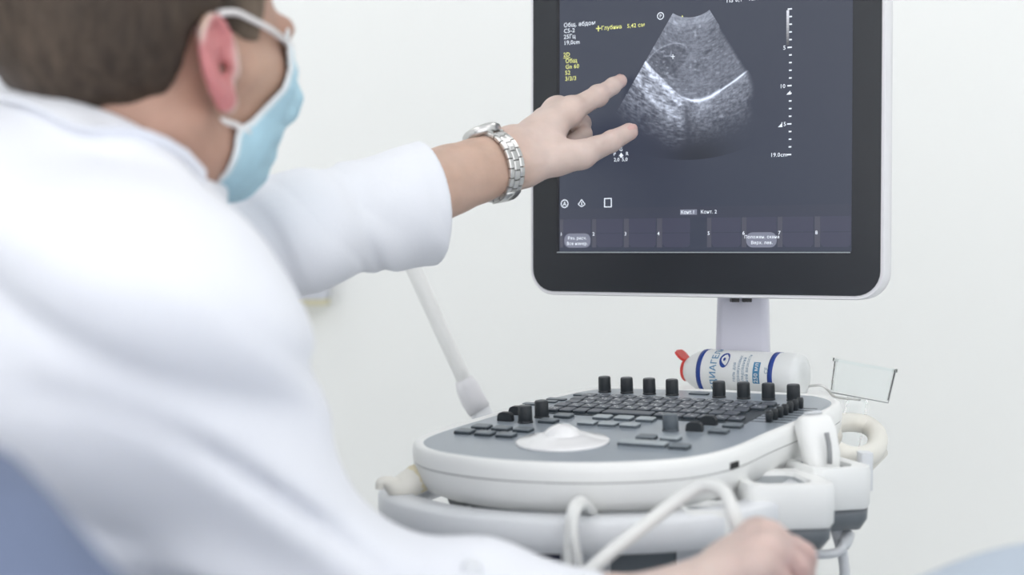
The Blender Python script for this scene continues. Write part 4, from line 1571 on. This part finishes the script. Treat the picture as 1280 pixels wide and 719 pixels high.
# collar: stand and fall round the neck
ctop = [A3(-20, 92, 1.04), A3(22, 72, .985), A3(70, 90, .945), A3(128, 132, .915), A3(182, 183, .905), A3(228, 212, .915), A3(266, 230, .945), A3(280, 226, 1.0), A3(255, 195, 1.06), A3(170, 140, 1.10), A3(80, 96, 1.11), A3(5, 84, 1.09)]
ct_ = catmull(ctop, 5)
axn = (HC - NB) / np.linalg.norm(HC - NB)
rings = []
for p in ct_:
    c_ = NB + axn * ((p - NB) @ axn)
    outw = (p - c_) / np.linalg.norm(p - c_)
    low = on_coat(p + outw * .030 - axn * .035, .0045)
    mid_ = (p + low) / 2 + outw * .004 + axn * .002
    inn = p - outw * .006 - axn * .03
    rings.append([inn, p - outw * .002, p + axn * .002 + outw * .001, p + outw * .004, mid_, low, low - outw * .003 - axn * .004, (p + low) / 2 - axn * .006])
m = MB()
m.loft(rings, loop=True)
collar = shade_auto(link('collar', m.mesh('collar', 'coat'), coatO), 70)
collar.matrix_parent_inverse = Matrix.Identity(4)
# cuff button on the near sleeve
bp_ = A3(590, 690, .86)
link('button', MB().lathe([(.0, -.0), (.0062, 0), (.0066, .0014), (.004, .0024), (.0, .0022)], 16, 0, np.array([[1., 0, 0], [0, .2, -.98], [0, .98, .2]]), on_coat(bp_, .0005)).mesh('button', 'lav', True), coatO)
for c in coatO.children:
    c.matrix_parent_inverse = Matrix.Identity(4)

# trousers, shoes, stool (below the picture)
HIP = np.array([-.47, .98, .56])
FD = np.array([.82, .57, 0])
tv = None


def legs_sdf(P):
    d = None
    for s_ in (-1, 1):
        h_ = HIP + RD * .09 * s_
        k_ = h_ + FD * .40 + np.array([0, 0, -.03])
        a_ = k_ + np.array([-.03, -.02, -.43])
        f = smin(cap(P, h_, k_, .085, .06), cap(P, k_, a_, .06, .045), .03)
        d = f if d is None else smin(d, f, .02)
    return smin(d, ell(P, HIP, (.15, .15, .10)), .04)


V8, F8 = nets(legs_sdf, (-.70, .75, .09), (.05, 1.40, .68), .010)
link('trousers', to_mesh('trousers', V8, F8, ['trouser'], None, True), doc, keep=True)
for s_ in (-1, 1):
    k_ = HIP + RD * .09 * s_ + FD * .40
    a_ = np.array([k_[0] - .03, k_[1] - .02, .05])
    V9, F9 = nets(lambda P: smax(smin(cap(P, a_, a_ + FD * .17 + np.array([0, 0, -.012]), .045, .036), cap(P, a_, a_ + np.array([0, 0, .06]), .045, .048), .02), .002 - P[:, 2], .01), a_ - .1 - np.array([0, 0, -.045]), a_ + np.array([.26, .2, .14]), .008)
    link('shoe', to_mesh('shoe', V9, F9, ['shoe'], None, True), doc, keep=True)
st = thing('stool', 'round swivel stool under the person in the lab coat', 'stool', (-.47, .98, 0))
link('seat', MB().lathe([(.0, -.06), (.17, -.06), (.19, -.045), (.19, -.015), (.17, .0), (.0, .002)], 32, 0, None, (0, 0, .455)).mesh('seat', 'vinyl', True), st)
link('column', MB().lathe([(.028, .05), (.028, .22), (.02, .23), (.02, .40)], 20).mesh('column', 'steel', True), st)
for k in range(5):
    q = 6.2832 * k / 5
    link('leg', MB().tube([(0, 0, .07), (.24 * math.cos(q), .24 * math.sin(q), .045)], [.02, .012], 8).tube([(.24 * math.cos(q), .24 * math.sin(q), .045), (.24 * math.cos(q), .24 * math.sin(q), .0)], .018, 10).mesh('leg', 'cupgrey', True), st)

# ================================================================== WATCH
wc = LWR - wd_ * .024 - np.array([0, 0, .002])
wt = thing('wristwatch', 'steel wristwatch with a link bracelet on the pointing arm', 'watch', wc)
wax = wd_ + np.array([.05, 0, -.12])
wax /= np.linalg.norm(wax)
wdn = np.cross(wax, np.array([.12, .25, -1.]))
wu = np.array([-.10, .38, .92])
wu = wu - wax * (wu @ wax)
wu /= np.linalg.norm(wu)
ws = np.cross(wu, wax)
if ws[1] > 0:
    ws = -ws                       # points towards the camera
EA, EB = .0285, .0300              # half sizes across and up
NL = 22


def wpt(q, rad, a_):
    return wc + ws * (EA + rad) * math.sin(q) + wu * (EB + rad) * math.cos(q) + wax * a_


for k in range(NL):
    q0, q1 = 2 * math.pi * (k + .06) / NL, 2 * math.pi * (k + .94) / NL
    qm = (q0 + q1) / 2
    if math.cos(qm) > math.cos(.52):
        continue
    for a0, a1, sh in ((-.0092, -.0038, 0), (-.0034, .0034, .5), (.0038, .0092, 0)):
        dq = sh * 2 * math.pi / NL * .5
        m = MB()
        sec_ = [(-.0002, a0), (.0022, a0), (.0030, a0 + .0008), (.0030, a1 - .0008), (.0022, a1), (-.0002, a1)]
        m.loft([[wpt(q_ + dq, r_, a_) for r_, a_ in sec_] for q_ in np.linspace(q0, q1, 3)])
        link('link', m.mesh('link', 'steel'), wt, keep=True)
m = MB()
m.loft([[wpt(q_, r_, a_) for r_, a_ in ((.0004, -.0080), (.0014, -.0080), (.0014, .0080), (.0004, .0080))] for q_ in np.linspace(.5, 5.78, 40)])
link('bracelet_core', m.mesh('bracelet_core', 'steeldark', True), wt, keep=True)
# case on the upper side
co_ = wpt(0, .001, 0)
C3 = np.stack([ws, wax, wu], 1)
link('case', MB().lathe([(.0, -.002), (.0185, -.002), (.0190, .0012), (.0190, .0042), (.0170, .0066), (.0160, .0064)], 32, 0, C3, co_).mesh('case', 'steel', True), wt, keep=True)
link('dial', MB().lathe([(.0, .0054), (.0161, .0054), (.0161, .0066), (.0, .0069)], 32, 0, C3, co_).mesh('dial', 'glassface', True), wt, keep=True)
link('crown', MB().tube([co_ + wax * .0195 + wu * .003, co_ + wax * .0235 + wu * .003], .003, 12).mesh('crown', 'steel', True), wt, keep=True)
for s_ in (-1, 1):
    m = MB()
    for a0 in (-.0085, .0045):
        m.loft([[wpt(q_, r_, a_) for r_, a_ in ((-.0002, a0), (.0045, a0), (.0045, a0 + .004), (-.0002, a0 + .004))] for q_ in np.linspace(s_ * .36, s_ * .66, 4)])
    link('lug', m.mesh('lug', 'steel'), wt, keep=True)
m = MB()
m.loft([[wpt(q_, r_, a_) for r_, a_ in ((.0028, -.0088), (.0042, -.0086), (.0042, .0086), (.0028, .0088))] for q_ in np.linspace(2.75, 3.5, 8)])
link('clasp', m.mesh('clasp', 'steel', True), wt, keep=True)

# ================================================================== PROBE IN THE NEAR HAND
pt_, pb_ = A3(925, 668, .975), A3(968, 800, .95)
pr = thing('handheld_transducer', 'ultrasound transducer gripped in the blurred near hand, its cable curving up', 'transducer', pb_)
ax_ = (pb_ - pt_)
m = MB()
m.tube([pt_, pt_ + ax_ * .2, pt_ + ax_ * .6, pt_ + ax_ * .85, pb_], [.008, .0125, .014, .020, .021], 16)
link('handle', m.mesh('handle', 'white', True), pr, keep=True)
cpth = [pt_, A3(916, 640, .98), A3(904, 615, 1.0), A3(878, 608, 1.015), A3(845, 627, 1.015), A3(800, 662, 1.0), A3(755, 698, .99), A3(720, 735, .985), A3(690, 800, .98)]
link('cable', MB().tube(catmull(cpth, 7, False), .0052, 12).mesh('cable', 'cable', True), pr, keep=True)

# ================================================================== COUCH, SHEET, BLANKET
CD = np.array([-.9, -.436])
CN = np.array([.436, -.9])           # towards the camera
C0 = np.array([.25, .74])


def cpt(s, n, z):
    p = C0 + CD * s + CN * n
    return (p[0], p[1], z)


couch = thing('exam_couch', 'grey padded examination couch below the picture edge', 'couch', cpt(.2, 0, 0))
P = rrect(-.75, -.28, 1.05, .28, .05, 6)
m = MB()
m.loft([[cpt(x, y, z) for x, y in P] for z in (.50, .51, .59, .60)])
shade_auto(link('pad', m.mesh('pad', 'vinyl'), couch, keep=True))
P = rrect(-.72, -.25, 1.02, .25, .04, 6)
link('frame', MB().loft([[cpt(x, y, z) for x, y in P] for z in (.45, .50)]).mesh('frame', 'lav'), couch, keep=True)
for s_, n_ in ((-.65, -.2), (-.65, .2), (.95, -.2), (.95, .2)):
    link('leg', MB().tube([cpt(s_, n_, 0), cpt(s_, n_, .46)], .022, 12).mesh('leg', 'steel', True), couch, keep=True)


def cloth(name, s0, s1, prof, label, m_, seed, wid):
    ns, nn_ = 70, 44
    ss = np.linspace(s0, s1, ns)
    un = np.linspace(-1, 1, nn_)
    top_ = []
    for s in ss:
        row = []
        for u in un:
            h_ = np.interp(s, *prof)
            wv = float(waves(np.array([[s * 1.0, u * .25, 0]], np.float32), seed, 26, 5)[0]) * .012 + float(waves(np.array([[s, u * .25, 1.]], np.float32), seed + 1, 60, 4)[0]) * .004
            e_ = max(0., 1 - abs(u) ** 2.6) ** .5
            z = .603 + (h_ - .603) * e_ + wv * e_
            row.append(cpt(s, u * wid, z))
        top_.append(row)
    mb_ = MB()
    bot = [[(p[0], p[1], .601) for p in row] for row in top_]
    Vv = [p for r_ in top_ for p in r_] + [p for r_ in bot for p in r_]
    N_ = ns * nn_
    Fc = []
    for i in range(ns - 1):
        for j in range(nn_ - 1):
            a_ = i * nn_ + j
            Fc.append((a_, a_ + nn_, a_ + nn_ + 1, a_ + 1))
            Fc.append((N_ + a_, N_ + a_ + 1, N_ + a_ + nn_ + 1, N_ + a_ + nn_))
    for i in range(ns - 1):
        for j in (0, nn_ - 1):
            a_ = i * nn_ + j
            Fc.append((a_, a_ + nn_, N_ + a_ + nn_, N_ + a_))
    for j in range(nn_ - 1):
        for i in (0, ns - 1):
            a_ = i * nn_ + j
            Fc.append((a_, a_ + 1, N_ + a_ + 1, N_ + a_))
    mb_.add(Vv, Fc)
    o_ = shade_auto(link(name, mb_.mesh(name, m_)), 80)
    tag(o_, label, name)
    return o_


cloth('sheet', -.72, .24, ([-.8, -.5, -.1, .05, .15, .24], [.77, .812, .827, .812, .775, .74]), 'rumpled pale blue sheet at the lower right corner', 'sheet', 51, .20)
cloth('blanket', .27, 1.0, ([.27, .40, .45, .48, .55, .7, 1.0], [.74, .83, .882, .92, .96, .93, .8]), 'blurred denim blue blanket in the lower left corner', 'denim', 77, .17)
